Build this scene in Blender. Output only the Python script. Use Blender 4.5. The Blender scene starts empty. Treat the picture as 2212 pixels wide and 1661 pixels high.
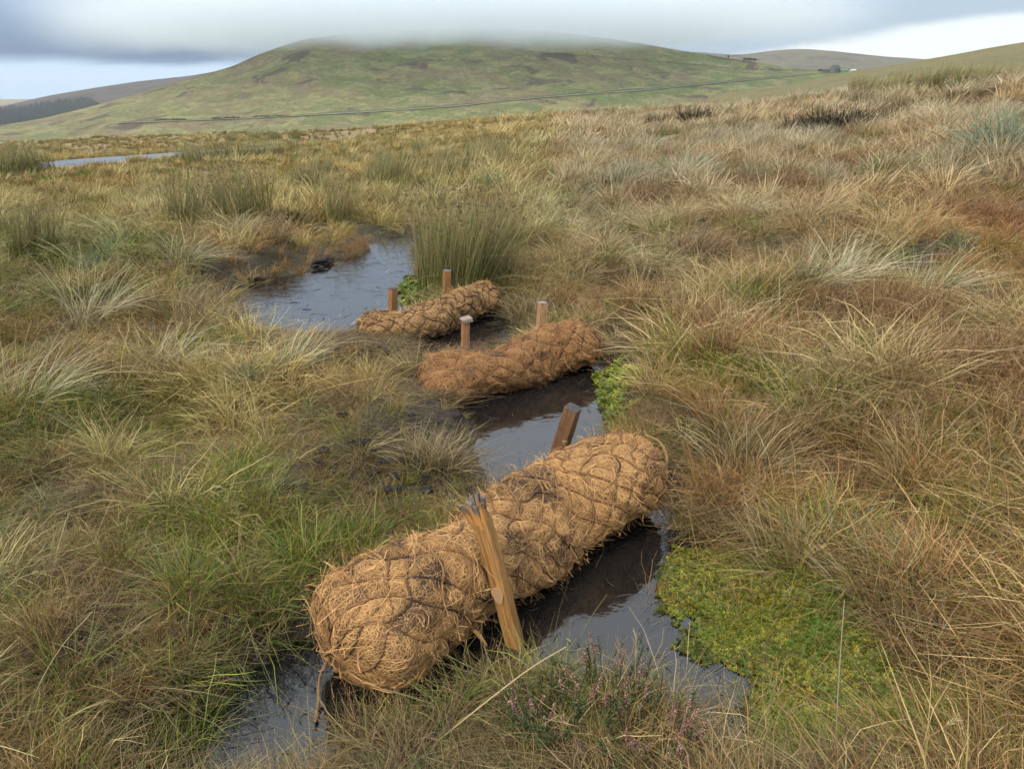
import bpy, math, random
import numpy as np
from mathutils import Vector, Matrix

# ------------------------------------------------------------------ camera, sky, sun, exposure
SC = bpy.context.scene
COL = SC.collection
CAM_H, PITCH, FPX, PW, PH = 1.5, math.radians(22.0), 1580.0, 2212.0, 1661.0

cam = bpy.data.cameras.new("camera")
cam_o = bpy.data.objects.new("camera", cam)
COL.objects.link(cam_o)
cam_o.location = (0, 0, CAM_H)
cam_o.rotation_euler = (math.radians(90) - PITCH, 0, 0)
cam.sensor_fit = 'HORIZONTAL'
cam.sensor_width = 36.0
cam.lens = 36.0 * FPX / PW
cam.clip_start = 0.05
cam.clip_end = 40000
SC.camera = cam_o

SUN_EL, SUN_AZ = math.radians(46), math.radians(225)     # azimuth clockwise from +Y (where the sun stands)


def N(nt, kind, **kw):
    n = nt.nodes.new(kind)
    for k, v in kw.items():
        setattr(n, k, v)
    return n


def val(nt, sock, v):
    """link or set"""
    if hasattr(v, 'is_linked') or isinstance(v, bpy.types.NodeSocket):
        nt.links.new(v, sock)
    else:
        sock.default_value = v


def M(nt, op, a, b=0.0, c=0.0, clamp=False):
    n = N(nt, 'ShaderNodeMath', operation=op, use_clamp=clamp)
    val(nt, n.inputs[0], a); val(nt, n.inputs[1], b); val(nt, n.inputs[2], c)
    return n.outputs[0]


def MIX(nt, fac, a, b, mode='MIX'):
    n = N(nt, 'ShaderNodeMix', data_type='RGBA', blend_type=mode)
    val(nt, n.inputs[0], fac)
    for s, v in ((n.inputs[6], a), (n.inputs[7], b)):
        if isinstance(v, tuple):
            v = (*v, 1.0)[:4]
        val(nt, s, v)
    return n.outputs[2]


def RAMP(nt, x, lo, hi, a=0.0, b=1.0, smooth=True):
    n = N(nt, 'ShaderNodeMapRange', interpolation_type='SMOOTHSTEP' if smooth else 'LINEAR', clamp=True)
    val(nt, n.inputs['Value'], x)
    val(nt, n.inputs['From Min'], lo); val(nt, n.inputs['From Max'], hi)
    val(nt, n.inputs['To Min'], a); val(nt, n.inputs['To Max'], b)
    return n.outputs[0]


def NOISE(nt, vec, scale, detail=3, rough=0.55, dist=0.0):
    n = N(nt, 'ShaderNodeTexNoise')
    if vec is not None:
        nt.links.new(vec, n.inputs['Vector'])
    n.inputs['Scale'].default_value = scale
    n.inputs['Detail'].default_value = detail
    n.inputs['Roughness'].default_value = rough
    n.inputs['Distortion'].default_value = dist
    return n.outputs[0]


def build_world():
    w = bpy.data.worlds.new("World")
    SC.world = w
    w.use_nodes = True
    nt = w.node_tree
    nt.nodes.clear()
    out = N(nt, 'ShaderNodeOutputWorld')
    bg = N(nt, 'ShaderNodeBackground')
    nt.links.new(bg.outputs[0], out.inputs[0])
    tc = N(nt, 'ShaderNodeTexCoord')
    sep = N(nt, 'ShaderNodeSeparateXYZ')
    nt.links.new(tc.outputs['Generated'], sep.inputs[0])
    X, Y, Z = sep.outputs
    sky = N(nt, 'ShaderNodeTexSky', sky_type='NISHITA', sun_disc=False)
    sky.sun_elevation = SUN_EL
    sky.sun_rotation = SUN_AZ
    sky.altitude = 400
    el = M(nt, 'MULTIPLY', M(nt, 'ARCSINE', Z), 57.2958)
    az = M(nt, 'MULTIPLY', M(nt, 'ARCTAN2', X, Y), 57.2958)
    # stratus lies in thin level sheets: noise squeezed vertically
    vec = N(nt, 'ShaderNodeCombineXYZ')
    val(nt, vec.inputs[0], M(nt, 'MULTIPLY', az, 0.05))
    val(nt, vec.inputs[1], M(nt, 'MULTIPLY', el, 0.30))
    n1 = NOISE(nt, vec.outputs[0], 2.2, 5, 0.55, 0.3)
    vec2 = N(nt, 'ShaderNodeCombineXYZ')
    val(nt, vec2.inputs[0], M(nt, 'MULTIPLY', X, 1.2))
    val(nt, vec2.inputs[1], M(nt, 'MULTIPLY', Y, 1.2))
    val(nt, vec2.inputs[2], M(nt, 'MULTIPLY', Z, 4.0))
    n2 = NOISE(nt, vec2.outputs[0], 1.6, 4, 0.5, 0.2)
    # lower edge of the cloud deck, a bright gap of clear sky under it
    edge = M(nt, 'ADD', RAMP(nt, az, 10, 34, 1.45, 4.1), M(nt, 'MULTIPLY', M(nt, 'SUBTRACT', n1, 0.5), 1.3))
    deck = RAMP(nt, M(nt, 'SUBTRACT', el, edge), -0.25, 0.55)
    # deck colour: darker blue-grey belly near its edge, paler higher up
    up = RAMP(nt, M(nt, 'SUBTRACT', el, edge), 0.3, 5.6)
    pale = MIX(nt, n2, (0.225, 0.305, 0.41), (0.295, 0.375, 0.475))
    belly = MIX(nt, RAMP(nt, az, -20, 25), (0.105, 0.148, 0.22), (0.255, 0.315, 0.375))
    deck_c = MIX(nt, up, belly, pale)
    high = RAMP(nt, el, 7, 34)
    deck_c = MIX(nt, high, deck_c, MIX(nt, n2, (0.56, 0.615, 0.69), (0.72, 0.765, 0.82)))
    clear = MIX(nt, 0.75, MIX(nt, 1.0, sky.outputs[0], (0.085, 0.085, 0.085), 'MULTIPLY'),
                MIX(nt, RAMP(nt, az, -10, 25), (0.29, 0.41, 0.56), (0.47, 0.48, 0.49)))
    col = MIX(nt, deck, clear, deck_c)
    nt.links.new(col, bg.inputs[0])
    bg.inputs[1].default_value = 1.0


build_world()
sun = bpy.data.lights.new("sun", 'SUN')
sun.energy = 1.5
sun.angle = math.radians(14)
sun.color = (1.0, 0.91, 0.77)
sun_o = bpy.data.objects.new("sun", sun)
COL.objects.link(sun_o)
sd = Vector((math.sin(SUN_AZ) * math.cos(SUN_EL), math.cos(SUN_AZ) * math.cos(SUN_EL), math.sin(SUN_EL)))
sun_o.rotation_euler = sd.to_track_quat('Z', 'Y').to_euler()
sun_o.location = (0, -5, 20)
SC.view_settings.view_transform = 'Standard'
SC.view_settings.look = 'None'
SC.view_settings.exposure = 1.03
SC.view_settings.gamma = 1.0
SC.render.engine = 'CYCLES'
SC.cycles.max_bounces = 8
SC.cycles.diffuse_bounces = 1
SC.cycles.glossy_bounces = 2
SC.cycles.transmission_bounces = 2
SC.cycles.transparent_max_bounces = 4
SC.cycles.volume_bounces = 6
SC.cycles.volume_step_rate = 1.5
SC.cycles.volume_max_steps = 64
SC.cycles.use_denoising = True
SC.cycles.denoising_input_passes = 'RGB_ALBEDO_NORMAL'
SC.cycles.denoising_prefilter = 'ACCURATE'
SC.cycles.adaptive_threshold = 0.03
SC.cycles.adaptive_min_samples = 12

# ------------------------------------------------------------------ helpers
rng = np.random.default_rng(11)
random.seed(5)
CP, SP = math.cos(PITCH), math.sin(PITCH)


def ray(u, v):
    a, b = u - PW / 2, PH / 2 - v
    return np.array([a, FPX * CP + b * SP, -FPX * SP + b * CP])


def on_z(u, v, z=0.0):
    d = ray(u, v)
    t = (z - CAM_H) / d[2]
    return np.array([d[0] * t, d[1] * t, z])


def at_y(u, v, y):
    d = ray(u, v)
    t = y / d[1]
    return np.array([d[0] * t, y, CAM_H + d[2] * t])


def vnoise(x, y, seed=0):
    xi = np.floor(x).astype(np.int64); yi = np.floor(y).astype(np.int64)
    xf = x - xi; yf = y - yi
    sx = xf * xf * (3 - 2 * xf); sy = yf * yf * (3 - 2 * yf)

    def h(i, j):
        n = (i * 374761393 + j * 668265263 + seed * 974634777) & 0x7fffffff
        n = ((n ^ (n >> 13)) * 1274126177) & 0x7fffffff
        return ((n ^ (n >> 16)) & 0xffff) / 65535.0
    a = h(xi, yi); b = h(xi + 1, yi); c = h(xi, yi + 1); d = h(xi + 1, yi + 1)
    return (a + (b - a) * sx) * (1 - sy) + (c + (d - c) * sx) * sy


def fbm(x, y, seed=0, o=4):
    s = 0; a = 0.5; t = 0
    for k in range(o):
        s = s + a * vnoise(x, y, seed + k * 17); t += a
        x = x * 2.03 + 5.1; y = y * 2.03 + 1.7; a *= 0.5
    return s / t


def sstep(x, a, b):
    t = np.clip((x - a) / (b - a), 0, 1)
    return t * t * (3 - 2 * t)


def poly_sdf(px, py, poly):
    """signed distance, negative inside"""
    px = np.asarray(px, float); py = np.asarray(py, float)
    d = np.full(px.shape, 1e9); inside = np.zeros(px.shape, bool)
    n = len(poly)
    for i in range(n):
        ax, ay = poly[i]; bx, by = poly[(i + 1) % n]
        ex, ey = bx - ax, by - ay
        t = np.clip(((px - ax) * ex + (py - ay) * ey) / (ex * ex + ey * ey + 1e-12), 0, 1)
        d = np.minimum(d, (px - ax - t * ex) ** 2 + (py - ay - t * ey) ** 2)
        c = ((ay > py) != (by > py)) & (px < ex * (py - ay) / (ey if abs(ey) > 1e-12 else 1e-12) + ax)
        inside ^= c
    d = np.sqrt(d)
    return np.where(inside, -d, d)


def fast_mesh(name, verts, quads, colors=None, smooth=False, tris=None):
    me = bpy.data.meshes.new(name)
    verts = np.asarray(verts, np.float32).reshape(-1, 3)
    q = np.asarray(quads, np.int32).reshape(-1, 4) if quads is not None and len(quads) else np.zeros((0, 4), np.int32)
    t = np.asarray(tris, np.int32).reshape(-1, 3) if tris is not None and len(tris) else np.zeros((0, 3), np.int32)
    me.vertices.add(len(verts)); me.vertices.foreach_set('co', verts.ravel())
    li = np.concatenate([q.ravel(), t.ravel()])
    me.loops.add(len(li)); me.loops.foreach_set('vertex_index', li)
    me.polygons.add(len(q) + len(t))
    st = np.concatenate([np.arange(len(q)) * 4, len(q) * 4 + np.arange(len(t)) * 3]).astype(np.int32)
    me.polygons.foreach_set('loop_start', st)
    if smooth or colors is None:
        me.polygons.foreach_set('use_smooth', np.full(len(q) + len(t), bool(smooth)))
    if colors is not None:
        a = me.attributes.new('col', 'FLOAT_COLOR', 'POINT')
        c = np.ones((len(verts), 4), np.float32); c[:, :3] = np.asarray(colors, np.float32).reshape(-1, 3)
        a.data.foreach_set('color', c.ravel())
    me.update()
    me.validate()
    return me


def obj(name, me, mat=None, parent=None, **props):
    o = bpy.data.objects.new(name, me)
    COL.objects.link(o)
    if mat is not None and me is not None and not me.materials:
        me.materials.append(mat)
    if parent is not None:
        o.parent = parent
    for k, v in props.items():
        o[k] = v
    return o


def empty(name, loc, **props):
    o = obj(name, None, **props)
    o.location = loc
    o.empty_display_size = 0.1
    return o


def ribbons(P, W, C, ref=None):
    """P n,k,3 centre lines; W n,k half widths; C n,k,3 colours"""
    n, k, _ = P.shape
    T = np.gradient(P, axis=1)
    T /= np.linalg.norm(T, axis=2, keepdims=True) + 1e-9
    if ref is None:
        ref = rng.normal(size=(n, 1, 3))
        ref /= np.linalg.norm(ref, axis=2, keepdims=True)
    S = np.cross(T, np.broadcast_to(ref, T.shape))
    S /= np.linalg.norm(S, axis=2, keepdims=True) + 1e-9
    V = np.stack([P - S * W[..., None], P + S * W[..., None]], axis=2)   # n,k,2,3
    idx = np.arange(n * k * 2).reshape(n, k, 2)
    Q = np.stack([idx[:, :-1, 0], idx[:, :-1, 1], idx[:, 1:, 1], idx[:, 1:, 0]], axis=-1)
    CC = np.repeat(C[:, :, None, :], 2, axis=2)
    return V.reshape(-1, 3), Q.reshape(-1, 4), CC.reshape(-1, 3)


def tubes(P, R, C, m=5):
    """P n,k,3 ; R n,k ; C n,k,3"""
    n, k, _ = P.shape
    T = np.gradient(P, axis=1)
    T /= np.linalg.norm(T, axis=2, keepdims=True) + 1e-9
    ref = np.where(np.abs(T[..., 2:3]) > 0.9, np.array([1.0, 0, 0]), np.array([0, 0, 1.0]))
    A = np.cross(T, ref); A /= np.linalg.norm(A, axis=2, keepdims=True) + 1e-9
    B = np.cross(T, A)
    ang = np.arange(m) * 2 * np.pi / m
    V = P[:, :, None, :] + R[:, :, None, None] * (A[:, :, None, :] * np.cos(ang)[None, None, :, None] + B[:, :, None, :] * np.sin(ang)[None, None, :, None])
    idx = np.arange(n * k * m).reshape(n, k, m)
    nx = np.roll(idx, -1, axis=2)
    Q = np.stack([idx[:, :-1], nx[:, :-1], nx[:, 1:], idx[:, 1:]], axis=-1)
    CC = np.repeat(C[:, :, None, :], m, axis=2)
    return V.reshape(-1, 3), Q.reshape(-1, 4), CC.reshape(-1, 3)


def cat(*parts):
    V, Q, C = [], [], []; o = 0
    for v, q, c in parts:
        V.append(v); Q.append(q + o); C.append(c); o += len(v)
    return np.concatenate(V), np.concatenate(Q), np.concatenate(C)


ORD = ['leftmost', 'second from the left', 'third from the left', 'fourth from the left', 'fifth from the left', 'rightmost']


def nth(k, n):
    return 'rightmost' if k == n - 1 else ORD[k]


# ------------------------------------------------------------------ materials
def new_mat(name):
    m = bpy.data.materials.new(name)
    m.use_nodes = True
    nt = m.node_tree
    b = nt.nodes['Principled BSDF']
    return m, nt, b


def plain(name, col, rough=0.7, var=0.25, scale=8.0, bump=0.0, spec=0.3):
    m, nt, b = new_mat(name)
    tc = N(nt, 'ShaderNodeTexCoord')
    n = NOISE(nt, tc.outputs['Object'], scale, 4)
    c = MIX(nt, n, tuple(x * (1 - var) for x in col), tuple(min(1, x * (1 + var)) for x in col))
    nt.links.new(c, b.inputs['Base Color'])
    b.inputs['Roughness'].default_value = rough
    b.inputs['Specular IOR Level'].default_value = spec
    if bump:
        bn = N(nt, 'ShaderNodeBump'); bn.inputs['Strength'].default_value = bump
        nt.links.new(n, bn.inputs['Height']); nt.links.new(bn.outputs[0], b.inputs['Normal'])
    return m


def mat_attr(name, rough=0.55, spec=0.25, transl=0.25, tint=False, var=0.0):
    """colour from the mesh's own blade / fibre colours"""
    m = bpy.data.materials.new(name); m.use_nodes = True
    nt = m.node_tree
    b = nt.nodes['Principled BSDF']; out = nt.nodes['Material Output']
    a = N(nt, 'ShaderNodeAttribute', attribute_name='col')
    c = a.outputs['Color']
    if tint:
        t = N(nt, 'ShaderNodeAttribute', attribute_name='tint', attribute_type='INSTANCER')
        c = MIX(nt, 1.0, c, t.outputs['Color'], 'MULTIPLY')
    nt.links.new(c, b.inputs['Base Color'])
    b.inputs['Roughness'].default_value = rough
    b.inputs['Specular IOR Level'].default_value = spec
    if transl:
        tr = N(nt, 'ShaderNodeBsdfTranslucent')
        nt.links.new(c, tr.inputs[0])
        ms = N(nt, 'ShaderNodeMixShader'); ms.inputs[0].default_value = transl
        nt.links.new(b.outputs[0], ms.inputs[1]); nt.links.new(tr.outputs[0], ms.inputs[2])
        nt.links.new(ms.outputs[0], out.inputs[0])
    return m


MAT_GRASS = mat_attr('grass_blades', 0.45, 0.35, 0.10, tint=True)
MAT_PLANT = mat_attr('plant_blades', 0.45, 0.35, 0.12)
MAT_COIR = mat_attr('coir_fibre', 0.6, 0.25, 0.0)
MAT_PEATBIT = mat_attr('peat_debris', 0.35, 0.5, 0.0)


def mat_ground():
    m, nt, b = new_mat('moor_ground')
    geo = N(nt, 'ShaderNodeNewGeometry')
    n1 = NOISE(nt, geo.outputs['Position'], 1.3, 5, 0.6)
    n2 = NOISE(nt, geo.outputs['Position'], 14, 5, 0.65)
    n3 = NOISE(nt, geo.outputs['Position'], 0.05, 4, 0.6)
    c = MIX(nt, RAMP(nt, n1, 0.35, 0.65), (0.034, 0.033, 0.012), (0.055, 0.038, 0.02))  # near soil darkened so the gaps between tufts look shaded
    c = MIX(nt, RAMP(nt, n2, 0.4, 0.7), c, (0.018, 0.014, 0.009))
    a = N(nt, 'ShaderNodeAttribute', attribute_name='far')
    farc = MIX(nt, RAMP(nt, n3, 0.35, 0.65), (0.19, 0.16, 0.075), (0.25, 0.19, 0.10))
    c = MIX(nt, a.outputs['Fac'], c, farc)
    p = N(nt, 'ShaderNodeAttribute', attribute_name='peat')
    pf = RAMP(nt, M(nt, 'ADD', p.outputs['Fac'], M(nt, 'MULTIPLY', M(nt, 'SUBTRACT', n2, 0.5), 0.7)), 0.35, 0.65)
    c = MIX(nt, pf, c, MIX(nt, n2, (0.010, 0.008, 0.006), (0.045, 0.032, 0.022)))
    nt.links.new(c, b.inputs['Base Color'])
    nt.links.new(RAMP(nt, pf, 0, 1, 0.8, 0.62), b.inputs['Roughness'])
    nt.links.new(RAMP(nt, pf, 0, 1, 0.3, 0.18), b.inputs['Specular IOR Level'])
    bn = N(nt, 'ShaderNodeBump'); bn.inputs['Strength'].default_value = 0.6; bn.inputs['Distance'].default_value = 0.03
    nt.links.new(n2, bn.inputs['Height']); nt.links.new(bn.outputs[0], b.inputs['Normal'])
    return m


def mat_water():
    m, nt, b = new_mat('peat_water')
    geo = N(nt, 'ShaderNodeNewGeometry')
    n = NOISE(nt, geo.outputs['Position'], 9, 3, 0.5)
    n2 = NOISE(nt, geo.outputs['Position'], 60, 2, 0.5)
    b.inputs['Base Color'].default_value = (0.012, 0.011, 0.010, 1)
    b.inputs['Roughness'].default_value = 0.03
    b.inputs['IOR'].default_value = 1.62
    b.inputs['Specular IOR Level'].default_value = 0.6
    bn = N(nt, 'ShaderNodeBump'); bn.inputs['Strength'].default_value = 0.22; bn.inputs['Distance'].default_value = 0.012
    nt.links.new(M(nt, 'ADD', n, M(nt, 'MULTIPLY', n2, 0.12)), bn.inputs['Height'])
    nt.links.new(bn.outputs[0], b.inputs['Normal'])
    return m


def mat_wood(name, c1, c2, stain=0.5, dark=(0.035, 0.022, 0.015)):
    m, nt, b = new_mat(name)
    tc = N(nt, 'ShaderNodeTexCoord')
    mp = N(nt, 'ShaderNodeMapping'); mp.inputs['Scale'].default_value = (130, 130, 6)
    nt.links.new(tc.outputs['Object'], mp.inputs[0])
    g = NOISE(nt, mp.outputs[0], 1.0, 4, 0.6, 0.6)
    mp2 = N(nt, 'ShaderNodeMapping'); mp2.inputs['Scale'].default_value = (14, 14, 7)
    nt.links.new(tc.outputs['Object'], mp2.inputs[0])
    s = NOISE(nt, mp2.outputs[0], 1.0, 4, 0.6, 0.4)
    c = MIX(nt, RAMP(nt, g, 0.3, 0.7), c1, c2)
    c = MIX(nt, RAMP(nt, s, 0.72 - 0.3 * stain, 0.85 - 0.2 * stain), c, dark)
    nt.links.new(c, b.inputs['Base Color'])
    b.inputs['Roughness'].default_value = 0.6
    b.inputs['Specular IOR Level'].default_value = 0.3
    bn = N(nt, 'ShaderNodeBump'); bn.inputs['Strength'].default_value = 0.8; bn.inputs['Distance'].default_value = 0.003
    nt.links.new(g, bn.inputs['Height']); nt.links.new(bn.outputs[0], b.inputs['Normal'])
    return m


MAT_GROUND = mat_ground()
MAT_WATER = mat_water()

# ------------------------------------------------------------------ ground relief
# pools: outlines read from the photograph on the level of the water (z = 0)
POOLS_PX = [
    # lower pool beside the near log, and the dark channel under its front
    [(1060, 1310), (1180, 1240), (1300, 1160), (1420, 1060), (1475, 1150), (1440, 1215), (1405, 1260), (1435, 1310),
     (1480, 1380), (1535, 1440), (1590, 1480), (1530, 1560), (1450, 1540), (1380, 1500), (1290, 1480), (1210, 1460),
     (1120, 1440), (1040, 1470), (960, 1510), (860, 1550), (790, 1570), (720, 1610), (650, 1700), (360, 1700),
     (460, 1570), (555, 1455), (635, 1390), (740, 1400), (900, 1420)],
    # between near and middle logs
    [(1058, 1060), (1045, 985), (1060, 930), (1010, 905), (990, 865), (1090, 825), (1190, 790), (1285, 755), (1305, 830),
     (1318, 905), (1310, 950), (1200, 1010), (1120, 1060)],
    # between middle and upper logs
    [(905, 745), (950, 725), (1020, 700), (1060, 682), (1100, 700), (1125, 725), (1130, 750), (1040, 775), (925, 785)],
    # upper pool
    [(508, 645), (520, 622), (600, 612), (700, 585), (760, 560), (815, 545), (822, 522), (868, 514), (892, 540), (890, 575), (862, 605),
     (845, 640), (862, 675), (800, 700), (770, 726), (720, 742), (650, 745), (600, 722), (540, 705)],
    [(655, 512), (668, 500), (705, 500), (712, 513), (690, 520)],
]
POOLS = [[tuple(on_z(u, v)[:2]) for u, v in p] for p in POOLS_PX]
PEAT_PX = [(640, 1060), (680, 960), (760, 880), (900, 860), (1060, 880), (1090, 960), (1060, 1070), (900, 1090), (760, 1110)]
PEAT = [tuple(on_z(u, v, 0.1)[:2]) for u, v in PEAT_PX]
MUD_PX = [(520, 620), (560, 590), (680, 555), (820, 520), (830, 545), (760, 570), (680, 600), (560, 625)]
MUD = [tuple(on_z(u, v, 0.04)[:2]) for u, v in MUD_PX]
MOSS_PX = [(1460, 1150), (1560, 1150), (1760, 1220), (1900, 1335), (2060, 1470), (2200, 1580), (2350, 1720), (1480, 1720), (1520, 1560),
           (1600, 1490), (1490, 1390), (1430, 1290)]
MOSS = [tuple(on_z(u, v, 0.05)[:2]) for u, v in MOSS_PX]


LUSH = [[tuple(on_z(u, v, 0.05)[:2]) for u, v in q] for q in (
    [(868, 640), (866, 605), (880, 585), (915, 600), (935, 630), (900, 655)],
    [(1295, 800), (1320, 790), (1375, 800), (1390, 850), (1360, 900), (1315, 900), (1300, 860)])]


def ctrl_points():
    P = []
    for y in (-3, -1, 0.5, 2, 4, 6, 8):
        for x in (-4, -2, -0.7, 0.7):
            P.append((x, y, 0.10))
        P.append((2.0, y, 0.17)); P.append((4, y, 0.36)); P.append((7, y, 0.62)); P.append((12, y, 1.0))
        P.append((-7, y, 0.03)); P.append((-12, y, -0.12))
    for u, v, y in [(112, 360, 37), (250, 347, 40), (388, 336, 45), (620, 319, 62), (0, 470, 11), (500, 420, 13.5), (900, 430, 12),
                    (0, 318, 72), (300, 300, 78), (600, 296, 80), (900, 281, 72), (1200, 271, 58), (1500, 256, 50),
                    (1700, 229, 44), (1900, 200, 38), (2212, 172, 36), (2600, 140, 36), (-500, 345, 60), (0, 420, 19), (300, 400, 21), (600, 370, 24),
                    (1500, 330, 19), (1840, 300, 17), (2100, 300, 14), (2212, 240, 22)]:
        p = at_y(u, v, y)
        P.append((p[0], p[1], p[2]))
    return np.array(P)


_cp = ctrl_points()


def _U(r2):
    return 0.5 * r2 * np.log(r2 + 1e-9)


def _fit():
    n = len(_cp)
    d2 = ((_cp[:, None, :2] - _cp[None, :, :2]) ** 2).sum(-1)
    A = np.zeros((n + 3, n + 3))
    A[:n, :n] = _U(d2) + np.eye(n) * 4.0
    A[:n, n] = 1; A[:n, n + 1:] = _cp[:, :2]
    A[n, :n] = 1; A[n + 1:, :n] = _cp[:, :2].T
    return np.linalg.solve(A, np.concatenate([_cp[:, 2], [0, 0, 0]]))


_w = _fit()


def base_z(x, y):
    out = _w[-3] + _w[-2] * x + _w[-1] * y
    for (cx, cy, _), w in zip(_cp, _w[:-3]):
        out = out + w * _U((x - cx) ** 2 + (y - cy) ** 2)
    return out


def pool_sdf(x, y):
    d = np.full(np.shape(x), 1e9)
    near = (np.abs(x) < 6) & (y > -1) & (y < 14)
    if np.any(near):
        xs, ys = x[near], y[near]
        dd = np.full(xs.shape, 1e9)
        for p in POOLS:
            dd = np.minimum(dd, poly_sdf(xs, ys, p))
        dd = dd + (fbm(xs * 7, ys * 7, 3) - 0.5) * 0.10
        d = np.array(d); d[near] = dd
    return d


ROADC = np.array([at_y(u, v, y) for u, v, y in [(-420, 400, 30), (-150, 380, 33), (112, 360, 37), (250, 347, 40.5), (388, 336.5, 46), (500, 327, 54), (620, 319.5, 66), (760, 313, 80)]])


def _cr(P, n):
    P = np.concatenate([[2 * P[0] - P[1]], P, [2 * P[-1] - P[-2]]]); out = []
    for i in range(1, len(P) - 2):
        t = np.linspace(0, 1, n, endpoint=False)[:, None]
        a, b, c, d = P[i - 1:i + 3]
        out.append(0.5 * ((2 * b) + (-a + c) * t + (2 * a - 5 * b + 4 * c - d) * t ** 2 + (-a + 3 * b - 3 * c + d) * t ** 3))
    return np.concatenate(out)


ROADC = _cr(ROADC, 14)


def road_near(x, y):
    d = np.full(np.shape(x), 1e9); z = np.zeros(np.shape(x))
    for p in ROADC:
        q = np.hypot(x - p[0], y - p[1])
        z = np.where(q < d, p[2], z); d = np.minimum(d, q)
    return d, z


def ground_z(x, y, d=None):
    x = np.asarray(x, float); y = np.asarray(y, float)
    r = np.hypot(x, y)
    az = np.degrees(np.arctan2(x, y))
    rs = np.interp(az, [-60, -30, 0, 20, 35, 60], [96, 94, 84, 56, 46, 46])
    rc = np.minimum(r, rs + 30)
    k = rc / np.maximum(r, 1e-6)
    z = base_z(x * k, np.clip(y * k, -6, None))
    over = np.maximum(0, r - rs)
    z = z - 0.0014 * over ** 2 / (1 + over / 160) - over * 0.03
    z = np.maximum(z, -80 + 0 * r)
    if d is None:
        d = pool_sdf(x, y)
    hum = (fbm(x * 1.7, y * 1.7, 21) - 0.5) * 0.30 + (fbm(x * 4.5, y * 4.5, 22) - 0.5) * 0.08
    hum = hum * sstep(d, 0.05, 0.6) * (1 - sstep(r, 150, 400))
    hum = hum + (fbm(x * 0.35, y * 0.35, 23) - 0.5) * 0.5 * sstep(r, 8, 22) * (1 - sstep(r, 300, 600))
    far = (r > 20) & (r < 110) & (x < 2)
    if np.any(far):
        rd, rz = road_near(x[far], y[far])
        f = sstep(rd, 2.4, 6.0)
        z = np.array(z); hum = np.array(hum)
        z[far] = (rz - 0.06) * (1 - f) + z[far] * f
        hum[far] = hum[far] * f
    top = np.minimum(z, np.where(r > 4.6, 0.02 + 0.08 * sstep(d, 0.15, 0.5), 0.1))
    nearm = (r < 4) & (x > 0)
    if np.any(nearm):
        ms = poly_sdf(x[nearm], y[nearm], MOSS)
        k = 1 - sstep(ms, -0.02, 0.15)
        top = np.array(top)
        top[nearm] = top[nearm] * (1 - k) + k * np.minimum(top[nearm], 0.012 + 0.09 * sstep(d[nearm], 0.05, 0.6))
    hum = hum + np.where((r < 5.5) & (d > 0) & (d < 1.2), (fbm(x * 14, y * 14, 29, 3) - 0.5) * 0.045, 0)
    bank = -0.07 + (top + 0.07) * sstep(d, -0.10, 0.16)
    z = np.where(d < 0.5, bank + (z - np.minimum(z, 0.1)) * sstep(d, 0, 0.5), z)
    # silt humps breaking the surface of the pools
    z = z + np.where(d < 0.1, (fbm(x * 9, y * 9, 31) - 0.55) * 0.09, 0)
    return z + hum


def hit(u, v, fn=None, t0=0.3, t1=400, far=1.012):
    fn = fn or ground_z
    d = ray(u, v); d = d / np.linalg.norm(d)
    t = t0 * far ** np.arange(int(math.log(t1 / t0) / math.log(far)))
    P = np.array([0, 0, CAM_H]) + d * t[:, None]
    g = P[:, 2] - fn(P[:, 0], P[:, 1])
    k = np.argmax(g < 0)
    if g[k] >= 0:
        return None
    if k == 0:
        return P[0]
    a = g[k - 1] / (g[k - 1] - g[k])
    return P[k - 1] + (P[k] - P[k - 1]) * a


def build_ground():
    azf = np.radians(np.linspace(-72, 72, 420))
    azb = np.radians(np.linspace(72, 288, 40)[1:-1])
    az = np.concatenate([azf, azb])
    r = np.concatenate([np.exp(np.arange(math.log(0.25), math.log(110), 0.0125)), np.exp(np.arange(math.log(112), math.log(8200), 0.05))])
    A, R = np.meshgrid(az, r)
    X = R * np.sin(A); Y = R * np.cos(A)
    sh = X.shape
    d = pool_sdf(X.ravel(), Y.ravel())
    Z = ground_z(X.ravel(), Y.ravel(), d)
    V = np.stack([X.ravel(), Y.ravel(), Z], 1)
    idx = np.arange(sh[0] * sh[1]).reshape(sh)
    nx = np.roll(idx, -1, axis=1)
    Q = np.stack([idx[:-1], idx[1:], nx[1:], nx[:-1]], -1).reshape(-1, 4)
    c = len(V)
    V = np.concatenate([V, [[0, 0, ground_z(np.array([0.0]), np.array([0.01]))[0]]]])
    T = np.stack([np.full(sh[1], c), idx[0], nx[0]], -1)
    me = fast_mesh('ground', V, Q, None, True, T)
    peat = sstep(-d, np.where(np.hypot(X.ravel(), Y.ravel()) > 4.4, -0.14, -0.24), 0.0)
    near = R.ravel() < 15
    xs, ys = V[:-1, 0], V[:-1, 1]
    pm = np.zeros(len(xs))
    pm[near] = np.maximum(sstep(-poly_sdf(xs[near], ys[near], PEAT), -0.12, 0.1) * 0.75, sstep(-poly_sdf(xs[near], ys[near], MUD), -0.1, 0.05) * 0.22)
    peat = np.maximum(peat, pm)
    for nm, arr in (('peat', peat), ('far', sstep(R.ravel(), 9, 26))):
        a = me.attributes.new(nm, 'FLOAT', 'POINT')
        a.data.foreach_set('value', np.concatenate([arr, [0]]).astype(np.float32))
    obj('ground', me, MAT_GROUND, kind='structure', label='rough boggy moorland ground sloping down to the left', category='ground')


build_ground()


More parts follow.
